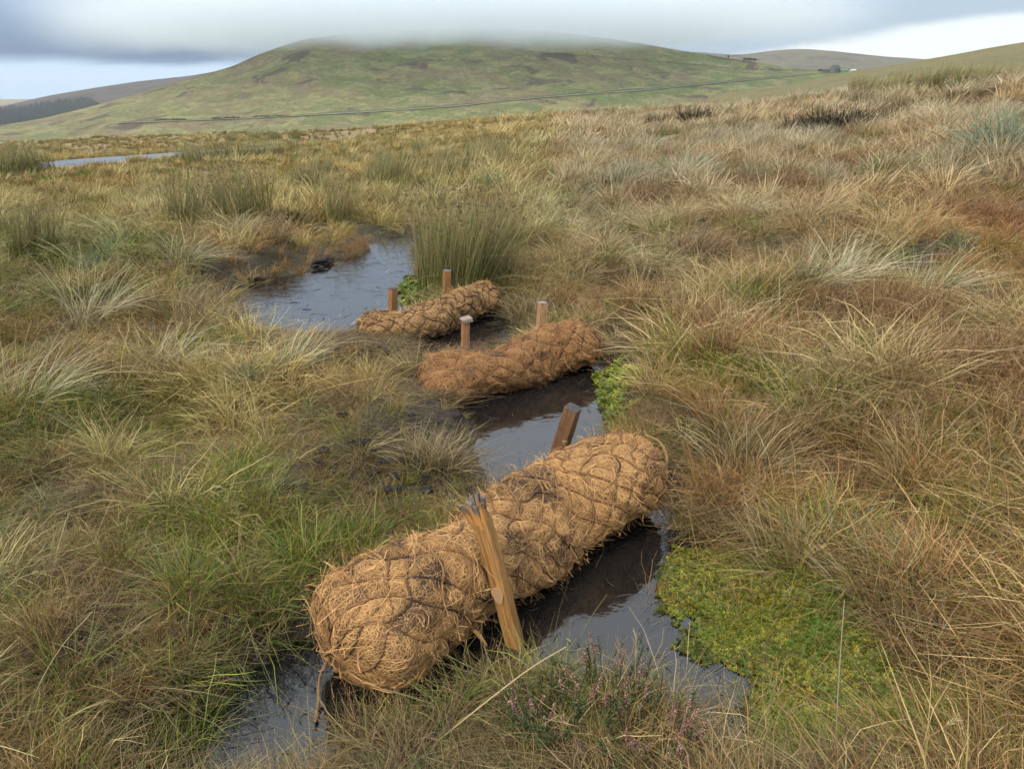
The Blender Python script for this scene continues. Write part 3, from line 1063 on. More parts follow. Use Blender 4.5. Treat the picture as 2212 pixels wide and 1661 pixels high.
stake(at_y(1199, 1010, 2.74), at_y(1238, 882, 2.70), 0.058, 0.058, math.radians(-32), W_DARK,
      'dark stained stake leaning right behind the nearest coir log', 3, W_END)
stake(at_y(1006, 765, 4.15), at_y(1005, 694, 4.15), 0.042, 0.042, math.radians(20), W_RED,
      'reddish stake with an overhanging split top behind the middle coir log', 4)
stake(at_y(1166, 740, 4.25), at_y(1172, 655, 4.25), 0.050, 0.050, math.radians(18), W_PALE,
      'pale freshly cut stake behind the raised end of the middle coir log', 5, W_ENDP)
stake(at_y(847, 700, 4.85), at_y(848, 624, 4.85), 0.050, 0.050, math.radians(42), W_BROWN,
      'brown stake at the upper pool edge behind the farthest coir log', 6, W_END)
stake(at_y(962, 660, 5.15), at_y(966, 585, 5.15), 0.050, 0.050, math.radians(20), W_BROWN,
      'grey-brown stake in front of the big rush clump', 7, W_ENDG)
# overhanging broken cap of the reddish stake
_o = [o for o in bpy.data.objects if o.get('label', '').startswith('reddish stake')][0]
_p = at_y(1004, 690, 4.15)
V, Q = stake_mesh(0.022, 0.062, 0.058, 9, rings=4)
_c = obj('split_top', fast_mesh('split_top', V, Q), W_ENDP, _o)
_L = (Vector(at_y(1005, 694, 4.15)) - _o.location).length
_c.location = (0.008, -0.004, _L + 0.001); _c.rotation_euler = (0.06, -0.12, 0.1)

# the splintered stake leaning against the front of the near log
_b = on_z(1112, 1392, 0.0); _t = at_y(1040, 1120, _b[1] + 0.035)
_b[1] -= 0.0
root, L = stake(_b, _t, 0.043, 0.040, math.radians(-24), W_GOLD, 'golden stake with a splintered grey top against the front of the nearest log', 12, None, sink=0.10)
SPL = mat_attr('splintered_wood', 0.65, 0.25, 0.0)
for i, (px, py, lx, ly, ln) in enumerate([(-0.016, -0.010, -0.026, -0.008, 0.050), (-0.007, -0.011, -0.006, -0.008, 0.060), (0.003, -0.011, 0.000, -0.009, 0.048),
                                          (0.014, -0.010, 0.006, -0.005, 0.054), (-0.010, 0.005, -0.008, 0.003, 0.066), (0.001, 0.006, -0.001, 0.004, 0.072), (0.012, 0.005, 0.004, 0.003, 0.063)]):
    w0 = 0.0060
    V = []; C = []
    for k in range(6):
        t = k / 5
        cx = px + lx * t ** 1.3; cy = py + ly * t ** 1.3
        ww = w0 * (1.1 - 0.15 * t + 0.25 * math.sin(i * 2.3 + k)); dd = w0 * (1.25 - 0.2 * t)
        jx = 0.0012 * math.sin(i * 3 + k * 2)
        for sx, sy in ((-1, -1), (1, -1), (1, 1), (-1, 1)):
            V.append((cx + jx + sx * ww, cy + sy * dd, L - 0.03 + (ln + 0.03) * t + 0.004 * sx * math.sin(i * 5.1) * (t > 0.9)))
            g = sstep(np.array([t + 0.12 * math.sin(i * 3.7)]), 0.66, 0.86)[0]
            C.append(np.array([0.52, 0.25, 0.075]) * (0.8 + 0.3 * math.sin(i * 7 + sx)) * (1 - g) + np.array([0.20, 0.17, 0.14]) * g * (0.75 + 0.3 * math.sin(i * 2 + sy)))
    idx = np.arange(24).reshape(6, 4); nx = np.roll(idx, -1, 1)
    Q = np.concatenate([np.stack([idx[:-1], nx[:-1], nx[1:], idx[1:]], -1).reshape(-1, 4), [[20, 21, 22, 23]]])
    _sp = fast_mesh('splinter', V, Q, C); _sp.shade_flat()
    obj('splinter', _sp, SPL, root)
# pale sawn patch on the stake
V = []; n = 16
for k in range(n):
    a = 2 * math.pi * k / n
    V.append((0.019 * math.cos(a) * (1 if math.sin(a) > -0.2 else 0.8), -0.0195 - 0.002, 0.10 + L * 0.36 + 0.022 * math.sin(a) * (1.0 if math.sin(a) > 0 else 1.5)))
V += [(x, y + 0.006, z) for x, y, z in V]
me = bpy.data.meshes.new('sawn_patch')
me.from_pydata(V, [], [list(range(n))[::-1]] + [[i, (i + 1) % n, n + (i + 1) % n, n + i] for i in range(n)])
obj('sawn_patch', me, plain('sawn_wood', (0.42, 0.25, 0.12), 0.7, 0.3, 150), root, label='pale sawn patch on the front of the stake')

# loose chip of wood lying against the log
V, Q = stake_mesh(0.055, 0.011, 0.007, 31, bev=0.002, rings=5)
V[-16:, 0] *= 0.5
chip = obj('wood_chip', fast_mesh('wood_chip', V, Q), W_GOLD, label='small yellow wood chip stuck in the front of the nearest log', category='wood chip')
pa, pb = np.array(on_z(1025, 1345, 0.10)), np.array(on_z(1045, 1370, 0.07))
ax = Vector(pb - pa).normalized()
chip.location = Vector(pa) - Vector((0, 0.03, 0)); chip.rotation_mode = 'QUATERNION'; chip.rotation_quaternion = ax.to_track_quat('Z', 'Y')
# ------------------------------------------------------------------ blades and tufts
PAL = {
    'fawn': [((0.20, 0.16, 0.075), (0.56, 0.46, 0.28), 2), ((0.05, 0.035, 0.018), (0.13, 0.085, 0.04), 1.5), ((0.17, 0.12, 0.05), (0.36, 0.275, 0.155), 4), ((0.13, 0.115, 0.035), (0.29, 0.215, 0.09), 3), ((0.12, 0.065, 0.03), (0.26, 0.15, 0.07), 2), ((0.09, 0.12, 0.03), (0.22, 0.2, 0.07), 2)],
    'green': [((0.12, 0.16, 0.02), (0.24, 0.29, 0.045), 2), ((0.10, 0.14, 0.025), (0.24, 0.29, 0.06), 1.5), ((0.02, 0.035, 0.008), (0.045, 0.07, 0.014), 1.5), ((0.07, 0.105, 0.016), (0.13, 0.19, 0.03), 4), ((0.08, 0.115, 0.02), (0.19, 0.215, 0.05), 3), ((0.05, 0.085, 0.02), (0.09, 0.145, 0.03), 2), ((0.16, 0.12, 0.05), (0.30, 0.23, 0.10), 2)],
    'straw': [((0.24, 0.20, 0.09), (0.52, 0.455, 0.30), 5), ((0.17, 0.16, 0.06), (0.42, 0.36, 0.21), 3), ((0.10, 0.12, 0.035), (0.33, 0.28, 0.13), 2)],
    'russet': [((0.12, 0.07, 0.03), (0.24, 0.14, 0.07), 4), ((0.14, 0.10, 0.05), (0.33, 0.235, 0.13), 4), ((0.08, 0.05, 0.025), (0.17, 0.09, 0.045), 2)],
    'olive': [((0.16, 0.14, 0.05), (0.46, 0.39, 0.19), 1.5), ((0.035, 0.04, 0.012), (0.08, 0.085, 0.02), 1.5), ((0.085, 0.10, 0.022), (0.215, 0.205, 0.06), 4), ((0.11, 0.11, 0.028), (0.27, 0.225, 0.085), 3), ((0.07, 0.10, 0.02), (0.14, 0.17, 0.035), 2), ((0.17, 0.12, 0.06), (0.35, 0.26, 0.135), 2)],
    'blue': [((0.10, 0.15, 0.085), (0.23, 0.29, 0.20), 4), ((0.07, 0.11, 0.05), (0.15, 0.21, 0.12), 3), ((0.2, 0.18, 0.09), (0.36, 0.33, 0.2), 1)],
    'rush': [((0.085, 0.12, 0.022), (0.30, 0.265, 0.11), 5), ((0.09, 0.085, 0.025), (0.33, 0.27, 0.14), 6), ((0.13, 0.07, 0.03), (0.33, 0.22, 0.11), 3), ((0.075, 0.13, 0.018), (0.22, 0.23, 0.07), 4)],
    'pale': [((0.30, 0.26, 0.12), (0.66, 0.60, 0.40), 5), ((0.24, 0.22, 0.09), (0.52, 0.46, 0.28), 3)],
    'heath': [((0.020, 0.014, 0.010), (0.075, 0.05, 0.032), 4), ((0.018, 0.018, 0.009), (0.06, 0.052, 0.022), 3)],  # darkened so the clumps on the right give the hag's shadowed hollow
}


def blades(n, L, tilt, droop, rad, wid, pal, k=5, lean=(0.25, 0.05), lvar=0.35, r=rng, flop=0.0, kink=0.0, taper=0.82):
    az = r.uniform(0, 2 * np.pi, n)
    tl = np.radians(r.uniform(tilt[0], tilt[1], n))
    bl = L * (1 - lvar + 2 * lvar * r.random(n))
    br = rad * np.sqrt(r.random(n)); ba = az + r.normal(0, 0.9, n)
    base = np.stack([br * np.cos(ba), br * np.sin(ba), np.zeros(n)], 1)
    d = np.stack([np.sin(tl) * np.cos(az) + lean[0], np.sin(tl) * np.sin(az) + lean[1], np.cos(tl)], 1)
    d /= np.linalg.norm(d, axis=1, keepdims=True)
    h = d.copy(); h[:, 2] = 0
    h /= np.linalg.norm(h, axis=1, keepdims=True) + 1e-6
    s = np.linspace(0, 1, k)[None, :, None]
    dr = (droop * r.uniform(0.4, 1.6, n))[:, None, None]
    side = np.cross(d, [0, 0, 1.0]); bend = r.normal(0, 0.16, n)[:, None, None]
    P = base[:, None] + bl[:, None, None] * (s * d[:, None] + dr * s ** 2 * (h[:, None] * 0.30 - np.array([0, 0, 0.55])) + bend * s ** 2 * side[:, None])
    # some dead stems are snapped and fold over
    br_ = (r.random(n) < 0.22)[:, None, None]
    fold = r.normal(0, 0.55, (n, 1, 3)); fold[..., 2] = -np.abs(fold[..., 2])
    P = P + br_ * bl[:, None, None] * fold * np.maximum(s - 0.55, 0)
    if kink:
        P = P + bl[:, None, None] * kink * r.normal(0, 1, (n, k, 3)) * s
    P[..., 2] = np.maximum(P[..., 2], 0.004 + 0.02 * r.random((n, 1)))
    P[:, 0, 2] = -0.03
    ss = s[:, :, 0]
    W = wid * r.uniform(0.6, 1.3, n)[:, None] * (1 - taper * ss ** 1.6)
    p = PAL[pal]
    w = np.array([x[2] for x in p], float); w /= w.sum()
    ch = r.choice(len(p), n, p=w)
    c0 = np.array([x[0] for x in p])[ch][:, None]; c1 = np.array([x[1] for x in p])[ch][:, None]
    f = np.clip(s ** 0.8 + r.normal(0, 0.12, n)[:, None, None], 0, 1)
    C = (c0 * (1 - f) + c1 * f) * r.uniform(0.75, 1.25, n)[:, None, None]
    return ribbons(P, W, C)


PROTO = bpy.data.collections.new('grass_tufts')
KINDS = ['fawn', 'green', 'straw', 'russet', 'olive', 'blue']
SPEC = {  # length, tilt range, droop, tuft radius
    'fawn': (0.21, (10, 85), 0.55, 0.05), 'green': (0.20, (5, 75), 0.45, 0.035), 'straw': (0.36, (5, 60), 0.6, 0.04),
    'russet': (0.21, (5, 60), 0.30, 0.05), 'olive': (0.20, (15, 85), 0.5, 0.05), 'blue': (0.23, (5, 60), 0.4, 0.04)}
LODS = [(40, 0.00115, 5, 1.0), (40, 0.0014, 5, 1.0), (44, 0.0026, 4, 1.0), (36, 0.0062, 3, 1.0)]
NV = 3
i = 0
for lod, (nb, wd, kk, sc) in enumerate(LODS):
    for kd in KINDS:
        L, tl, dr, rd = SPEC[kd]
        for v in range(NV):
            if lod >= 1:
                tl2 = (tl[0], tl[1] * (0.8 if lod == 1 else 0.6))
            else:
                tl2 = tl
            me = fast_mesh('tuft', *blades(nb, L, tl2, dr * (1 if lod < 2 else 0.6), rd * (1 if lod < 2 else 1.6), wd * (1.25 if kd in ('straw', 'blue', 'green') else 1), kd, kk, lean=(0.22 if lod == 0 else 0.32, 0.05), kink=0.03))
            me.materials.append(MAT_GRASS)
            o = bpy.data.objects.new('grass_tuft_%03d' % i, me)
            PROTO.objects.link(o); i += 1


def instancer(name, pts, pick, rot, scl, tint, coll, **props):
    me = bpy.data.meshes.new(name)
    me.vertices.add(len(pts)); me.vertices.foreach_set('co', np.asarray(pts, np.float32).ravel())
    a = me.attributes.new('pick', 'INT', 'POINT'); a.data.foreach_set('value', np.asarray(pick, np.int32))
    a = me.attributes.new('rot', 'FLOAT_VECTOR', 'POINT'); a.data.foreach_set('vector', np.asarray(rot, np.float32).ravel())
    a = me.attributes.new('scl', 'FLOAT_VECTOR', 'POINT'); a.data.foreach_set('vector', np.asarray(scl, np.float32).ravel())
    a = me.attributes.new('tint', 'FLOAT_COLOR', 'POINT')
    c = np.ones((len(pts), 4), np.float32); c[:, :3] = tint
    a.data.foreach_set('color', c.ravel())
    o = obj(name, me, **props)
    ng = bpy.data.node_groups.new(name + '_scatter', 'GeometryNodeTree')
    ng.interface.new_socket('Geometry', in_out='INPUT', socket_type='NodeSocketGeometry')
    ng.interface.new_socket('Geometry', in_out='OUTPUT', socket_type='NodeSocketGeometry')
    gi = ng.nodes.new('NodeGroupInput'); go = ng.nodes.new('NodeGroupOutput')
    ip = ng.nodes.new('GeometryNodeInstanceOnPoints')
    ci = ng.nodes.new('GeometryNodeCollectionInfo'); ci.inputs['Collection'].default_value = coll
    ci.inputs['Separate Children'].default_value = True; ci.inputs['Reset Children'].default_value = True

    def attr(nm, ty):
        n = ng.nodes.new('GeometryNodeInputNamedAttribute'); n.data_type = ty
        n.inputs['Name'].default_value = nm
        return n.outputs[0]
    ng.links.new(gi.outputs[0], ip.inputs['Points'])
    ng.links.new(ci.outputs[0], ip.inputs['Instance'])
    ip.inputs['Pick Instance'].default_value = True
    ng.links.new(attr('pick', 'INT'), ip.inputs['Instance Index'])
    er = ng.nodes.new('FunctionNodeEulerToRotation')
    ng.links.new(attr('rot', 'FLOAT_VECTOR'), er.inputs[0])
    ng.links.new(er.outputs[0], ip.inputs['Rotation'])
    ng.links.new(attr('scl', 'FLOAT_VECTOR'), ip.inputs['Scale'])
    ng.links.new(ip.outputs[0], go.inputs[0])
    md = o.modifiers.new('scatter', 'NODES'); md.node_group = ng
    return o


def road_dist(x, y):
    return road_near(x, y)[0]


def scatter_grass():
    r = np.random.default_rng(3)
    n = 240000
    # radial density ~ (3/r)^1.5 beyond 3 m
    lr = np.concatenate([np.linspace(0.55, 3, 60), np.exp(np.linspace(math.log(3.02), math.log(92), 240))])
    dens = 560 * np.minimum(1, 3.0 / lr) ** 1.42 * np.where(lr < 2.6, 1.5, 1)
    cdf = np.concatenate([[0], np.cumsum(0.5 * (dens[1:] * lr[1:] + dens[:-1] * lr[:-1]) * np.diff(lr))])
    wedge = math.radians(104)
    tot = int(cdf[-1] * wedge)
    rr = np.interp(r.random(tot) * cdf[-1], cdf, lr)
    az = (r.random(tot) - 0.5) * wedge
    x = rr * np.sin(az); y = rr * np.cos(az)
    d = pool_sdf(x, y)
    keep = d > 0.0 + 0.07 * r.random(tot)
    keep |= (d < 0) & (y > 4.4) & (r.random(tot) < 0.10) & (fbm(x * 3, y * 3, 7) > 0.5)
    cl = fbm(x * np.where(rr < 5, 5.5, 2.6), y * np.where(rr < 5, 5.5, 2.6), 71, 2)
    keep &= r.random(tot) < 0.22 + 0.95 * sstep(cl, 0.38, 0.56)
    keep &= log_dist(x, y) > 0.03
    pd = poly_sdf(x, y, PEAT); near = rr < 12
    keep &= ~((pd < 0.05) & near & (r.random(tot) < 0.52))
    md = poly_sdf(x, y, MUD)
    keep &= ~((md < 0.03) & near & (r.random(tot) < 0.10))
    ms = poly_sdf(x, y, MOSS)
    keep &= ~((ms < 0.0) & near & (r.random(tot) < 0.55 + 0.38 * sstep(-ms, 0.03, 0.3)))
    for lp in LUSH:
        keep &= ~(near & (poly_sdf(x, y, lp) < 0.04) & (r.random(tot) < 0.85))
    for hu, hv, hr in ((1760, 292, 1.0), (1830, 285, 1.1), (1900, 280, 1.0)):
        hp = hit(hu, hv)
        hq = hp[:2] * (1 - 1.5 / np.hypot(*hp[:2]))
        keep &= np.minimum(np.hypot(x - hp[0], y - hp[1]), np.hypot(x - hq[0], y - hq[1])) > hr * (0.35 + 0.5 * r.random(tot))
    keep &= road_dist(x, y) > 2.2 + 0.6 * r.random(tot)
    x, y, rr, d, pd, md = x[keep], y[keep], rr[keep], d[keep], pd[keep], md[keep]
    m = len(x)
    z = ground_z(x, y, d)
    # which kind grows where
    W = np.zeros((m, 6))
    L = 1 - sstep(x, -0.3, 0.6 + 0.1 * rr)      # left of the gully
    nearf = 1 - sstep(rr, 2.2, 4.0); far = sstep(rr, 8, 14); mid = (1 - nearf) * (1 - far)
    wl = (nearf[:, None] * np.array([.28, .33, .06, .17, .28, .01]) + mid[:, None] * np.array([.42, .07, .14, .22, .24, .006]) + far[:, None] * np.array([.36, .03, .07, .18, .36, .0]))
    wr = (nearf[:, None] * np.array([.48, .07, .08, .32, .12, .01]) + mid[:, None] * np.array([.47, .05, .13, .25, .14, .004]) + far[:, None] * np.array([.46, .02, .24, .14, .16, .003]))
    W = L[:, None] * wl + (1 - L[:, None]) * wr
    for k in range(6):
        nz = fbm(x * 0.9 + k * 31, y * 0.9 + k * 17, 200 + k, 3)
        fq = np.where(rr < 4, 4.5, 2.6)
        nz2 = fbm(x * fq + k * 11, y * fq + k * 7, 300 + k, 2)
        W[:, k] *= np.exp((nz - 0.5) * 7 + (nz2 - 0.5) * 10)
    W[:, 1] *= np.where((d < 0.5) & (x < 0.2), 1.4, 1)
    W[md < 0.25] *= np.array([1, .3, .1, 4, .6, 0])
    W[pd < 0.15] *= np.array([1, 1.5, .2, 1.2, 1, 0])
    W /= W.sum(1, keepdims=True)
    kd = (r.random(m)[:, None] > np.cumsum(W, 1)).sum(1).clip(0, 5)
    lod = np.where(rr < 3.6, 0, np.where(rr < 9, 1, np.where(rr < 24, 2, 3)))
    pick = lod * 18 + kd * 3 + r.integers(0, 3, m)
    hh = 0.55 + 0.9 * fbm(x * 1.3, y * 1.3, 77, 3)
    sc = hh * r.uniform(0.75, 1.25, m) * np.interp(rr, [0, 3, 6, 12, 30, 90], [0.75, 0.8, 0.95, 1.15, 1.45, 1.9])
    sc = sc * np.where(d < 0.35, np.where(rr < 2.1, 0.95, 0.72), 1) * np.where(pd < 0.15, 0.62, 1) * np.where(md < 0.2, 0.85, 1)
    sc = sc * np.where((x < 0) & (rr < 4.5), 0.9, 1)
    sc = sc * np.where((x > 0.8) & (rr < 5), 1.2, 1)
    sc = sc * np.where((x < -1) & (rr > 10), 0.72, 1)
    sc = sc * np.where(poly_sdf(x, y, MOSS) < 0, 0.7, 1)
    # the grass is short where it stands in front of a pool or log
    ahead = np.full(m, 9.0)
    for st in (0.2, 0.4, 0.65, 0.9):
        k = 1 + st / rr
        ahead = np.minimum(ahead, pool_sdf(x * k, y * k))
        ahead = np.minimum(ahead, np.where(st < 0.7, log_dist(x * k, y * k), 9))
    sc = sc * np.where(ahead < 0.0, np.where(rr < 2.1, 0.85, 0.55), 1)
    # wind lays the blades over to the right
    yaw = r.normal(0, np.where(rr < 4, 2.2, np.where(rr < 9, 1.6, 1.1)), m)
    rot = np.stack([r.normal(0, 0.12, m), r.normal(0, 0.12, m), yaw], 1)
    tint = np.ones((m, 3)) * r.uniform(0.62, 1.32, m)[:, None]
    warm = (fbm(x * 0.5, y * 0.5, 88, 3) - 0.5)[:, None]
    tint = tint * (1 + warm * np.array([0.35, 0.02, -0.3])) * np.array([1.10, 1.0, 0.85])
    tint = tint * (0.85 + 0.5 * fbm(x * 2.2, y * 2.2, 99, 2))[:, None]
    tint = tint * np.where(L[:, None] > 0.5, np.array([1.02, 1.03, 0.82]), np.array([1.06, 0.99, 0.90]))
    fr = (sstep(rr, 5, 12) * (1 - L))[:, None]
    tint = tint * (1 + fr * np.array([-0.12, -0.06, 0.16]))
    scl = np.stack([sc, sc, sc * r.uniform(0.8, 1.15, m)], 1)
    # flattened dead thatch lying on the ground between the tussocks
    nt2 = 9000
    r2 = np.sqrt(r.uniform(0.6 ** 2, 5.5 ** 2, nt2)); a2 = (r.random(nt2) - 0.5) * wedge
    x2 = r2 * np.sin(a2); y2 = r2 * np.cos(a2); d2 = pool_sdf(x2, y2)
    for lp in LUSH:
        d2 = np.where(poly_sdf(x2, y2, lp) < 0.05, np.minimum(d2, 0.05), d2)
    k2 = (d2 > 0.10) & (log_dist(x2, y2) > 0.02) & (poly_sdf(x2, y2, MOSS) > 0) & ((poly_sdf(x2, y2, PEAT) > 0) | (r.random(nt2) < 0.3))
    x2, y2, r2, d2 = x2[k2], y2[k2], r2[k2], d2[k2]; m2 = len(x2)
    kd2 = r.choice([0, 3, 4], m2, p=[.45, .35, .2])
    pick = np.concatenate([pick, np.where(r2 < 3.6, 0, 18) + kd2 * 3 + r.integers(0, 3, m2)])
    rot = np.concatenate([rot, np.stack([np.zeros(m2), np.zeros(m2), r.uniform(0, 6.28, m2)], 1)])
    s2 = r.uniform(0.7, 1.1, m2)
    scl = np.concatenate([scl, np.stack([s2, s2, s2 * 0.22], 1)])
    tint = np.concatenate([tint, r.uniform(0.45, 0.9, m2)[:, None] * np.array([1.0, 0.92, 0.8])])
    x = np.concatenate([x, x2]); y = np.concatenate([y, y2]); z = np.concatenate([z, ground_z(x2, y2, d2) + 0.012])
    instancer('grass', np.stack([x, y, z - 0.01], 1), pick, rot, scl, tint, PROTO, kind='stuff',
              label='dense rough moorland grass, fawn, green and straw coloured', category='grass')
    print('grass tufts', m)


scatter_grass()

# ------------------------------------------------------------------ star moss and bright bog moss
MCOL = bpy.data.collections.new('moss_shoots')
for i in range(6):
    r = np.random.default_rng(50 + i)
    nb = 9
    az = np.linspace(0, 2 * np.pi, nb, endpoint=False) + r.normal(0, 0.25, nb)
    tl = r.uniform(0.6, 1.35, nb)
    L = r.uniform(0.007, 0.013, nb)
    k = 3; s = np.linspace(0, 1, k)[None, :, None]
    dvec = np.stack([np.sin(tl) * np.cos(az), np.sin(tl) * np.sin(az), np.cos(tl)], 1)[:, None]
    P = np.array([0, 0, 0.008]) + L[:, None, None] * s * dvec + np.array([0, 0, -0.003]) * s ** 2
    Wd = np.broadcast_to(np.array([[0.0012, 0.0020, 0.0004]]), (nb, k)).copy()
    base = [(0.13, 0.17, 0.015), (0.20, 0.22, 0.02), (0.09, 0.13, 0.015), (0.25, 0.23, 0.03), (0.16, 0.13, 0.035), (0.10, 0.17, 0.02)][i]
    C = np.broadcast_to(np.array(base), (nb, k, 3)) * r.uniform(0.7, 1.3, (nb, 1, 1)) * np.linspace(0.6, 1.2, k)[None, :, None]
    ref = np.cross(dvec, np.array([0, 0, 1.0])); ref = np.cross(ref, dvec)
    me = fast_mesh('shoot', *ribbons(P, Wd, C, ref=ref)); me.materials.append(MAT_GRASS)
    MCOL.objects.link(bpy.data.objects.new('moss_shoot_%02d' % i, me))


def scatter_moss(name, poly, n, seed, lift, scale, tintc, **props):
    r = np.random.default_rng(seed)
    p = np.array(poly); lo, hi = p.min(0), p.max(0)
    x = r.uniform(lo[0], hi[0], n); y = r.uniform(lo[1], hi[1], n)
    sd = poly_sdf(x, y, poly) + (fbm(x * 9, y * 9, seed) - 0.5) * 0.3 + np.abs(r.normal(0, 0.09, n))
    d = pool_sdf(x, y)
    k = (sd < 0) & (d > -0.07) & (log_dist(x, y) > 0.0) & (np.hypot(x, y) > 0.6) & (fbm(x * 11, y * 11, seed + 3) > 0.12 + 0.2 * r.random(n))
    x, y, sd, d = x[k], y[k], sd[k], d[k]
    z = np.maximum(ground_z(x, y), -0.004) + lift * sstep(-sd, 0, 0.12) * (0.5 + fbm(x * 6, y * 6, seed + 1))
    m = len(x)
    c = 0.5 + (fbm(x * 4, y * 4, seed + 2) - 0.5) * 1.5
    pick = np.clip((c * 10 - 2.2 + r.normal(0, 1.1, m)).astype(int), 0, 5)
    sc = scale * r.uniform(0.6, 1.5, m)
    rot = np.stack([r.normal(0, 0.3, m), r.normal(0, 0.3, m), r.uniform(0, 6.28, m)], 1)
    tint = np.array(tintc) * r.uniform(0.7, 1.3, m)[:, None] * np.where(d < 0.02, 0.6, 1)[:, None]
    return instancer(name, np.stack([x, y, z], 1), pick, rot, np.stack([sc] * 3, 1), tint, MCOL, **props)


scatter_moss('moss', MOSS, 110000, 61, 0.006, 0.72, (0.92, 0.88, 0.72), kind='stuff', label='yellow-green star moss carpeting the wet ground right of the lower pool', category='moss')


def moss_patch(px, n, seed, tintc, label, scale=1.5, lift=0.05):
    poly = [tuple(on_z(u, v, 0.05)[:2]) for u, v in px]
    scatter_moss('moss', poly, n, seed, lift, scale, tintc, kind='stuff', label=label, category='moss')


moss_patch([(868, 640), (866, 605), (880, 585), (915, 600), (935, 630), (900, 655)], 9000, 62, (0.95, 1.0, 0.8), 'bright lime bog moss at the foot of the big rush clump', 1.7, 0.03)
moss_patch([(1295, 800), (1320, 790), (1375, 800), (1390, 850), (1360, 900), (1315, 900), (1300, 860)], 9000, 63, (1.25, 1.4, 1.0), 'bright green bog moss right of the middle pool', 1.8, 0.05)
moss_patch([(300, 1035), (330, 1010), (370, 1020), (365, 1050), (320, 1060)], 2500, 64, (1.9, 1.6, 1.5), 'small yellow moss cushion in the grass on the left bank', 1.4, 0.09)

# ------------------------------------------------------------------ rush clumps and tussocks
def make_clump(kind, n, L, tilt, droop, rad, wid, k=5, lean=(0.12, 0), heads=False, seed=0, lvar=0.25, hdcol=(0.10, 0.062, 0.035)):
    r = np.random.default_rng(seed)
    stems = fast_mesh('stems', *blades(n, L, tilt, droop, rad, wid, kind, k, lean, lvar, r, kink=0.008, taper=0.55 if kind == 'rush' else 0.82))
    stems.materials.append(MAT_PLANT)
    hd = None
    if heads:
        V = np.zeros(len(stems.vertices) * 3); stems.vertices.foreach_get('co', V)
        V = V.reshape(n, k, 2, 3).mean(2)
        pick = r.random(n) < 0.28
        T = V[pick]; m = len(T)
        # small clustered seed heads a little below the stem tip
        p = T[:, -2] * 0.4 + T[:, -1] * 0.6
        vv, qq, cc = [], [], []
        for j in range(4):
            dv = r.normal(0, 1, (m, 3)); dv[:, 2] = np.abs(dv[:, 2]); dv /= np.linalg.norm(dv, axis=1, keepdims=True)
            s = np.linspace(0, 1, 3)[None, :, None]
            P = p[:, None] + dv[:, None] * s * (0.012 + 8 * wid * 0.6)
            Wd = np.broadcast_to(np.array([[0.6, 1.0, 0.3]]), (m, 3)) * wid * 1.2
            C = np.broadcast_to(np.array(hdcol), (m, 3, 3)) * r.uniform(0.6, 1.6, (m, 1, 1))
            v, q, c = ribbons(P, Wd, C)
            qq.append(q + sum(len(a) for a in vv)); vv.append(v); cc.append(c)
        hd = fast_mesh('seed_heads', np.concatenate(vv), np.concatenate(qq), np.concatenate(cc))
        hd.materials.append(MAT_PLANT)
    return stems, hd


def plant(name, meshes, base, yaw, scale, label, category, group=None, sq=1.0):
    stems, hd = meshes
    root = empty(name, tuple(base), label=label, category=category)
    if group:
        root['group'] = group
    root.rotation_euler = (0, 0, yaw); root.scale = (scale * sq, scale * sq, scale)
    obj('stems', stems, None, root)
    if hd:
        obj('seed_heads', hd, None, root, kind='stuff')
    return root


RUSH_BIG = make_clump('rush', 900, 0.66, (0, 19), 0.14, 0.29, 0.0020, 6, (0.12, 0.0), True, 7)
RUSH = [make_clump('rush', 190, 0.62, (0, 20), 0.12, 0.15, 0.0024, 5, (0.14, 0), True, 8 + i) for i in range(3)]
RUSH_FAR = [make_clump('rush', 120, 0.65, (0, 24), 0.15, 0.28, 0.006, 4, (0.22, 0), False, 18 + i) for i in range(3)]
PALE = [make_clump('pale', 170, 0.50, (5, 50), 0.45, 0.10, 0.0017, 7, (0.45, 0.1), False, 28 + i, 0.35) for i in range(2)]
STRAW = [make_clump('straw', 200, 0.42, (5, 60), 0.6, 0.10, 0.0016, 6, (0.4, 0.05), False, 38 + i, 0.35) for i in range(2)]
BLUE = [make_clump('blue', 260, 0.34, (0, 60), 0.4, 0.14, 0.0026, 5, (0.15, 0), False, 48 + i) for i in range(2)]
RUSSET = [make_clump('russet', 320, 0.30, (0, 55), 0.35, 0.14, 0.0018, 5, (0.15, 0), False, 58 + i) for i in range(2)]
FAWN = [make_clump('fawn', 320, 0.32, (0, 60), 0.4, 0.14, 0.0018, 5, (0.2, 0), False, 68 + i) for i in range(2)]
GREENT = [make_clump('green', 90, 0.24, (5, 70), 0.45, 0.04, 0.0016, 6, (0.05, 0), False, 78 + i) for i in range(3)]
HEATH = [make_clump('heath', 520, 0.34, (0, 60), 0.05, 0.34, 0.008, 5, (0.1, 0), False, 88 + i, 0.4) for i in range(2)]


def gp(u, v):
    h = hit(u, v)
    return h if h is not None else at_y(u, v, 50)


def grow(name, fam, u, v, scale, label, cat, yaw=0.0, group=None, sq=1.0):
    p = gp(u, v)
    fam = fam if isinstance(fam, list) else [fam]
    p = p - np.array([0, 0, 0.01])
    return plant(name, fam[int(u) % len(fam)], p, yaw, scale, label, cat, group, sq)


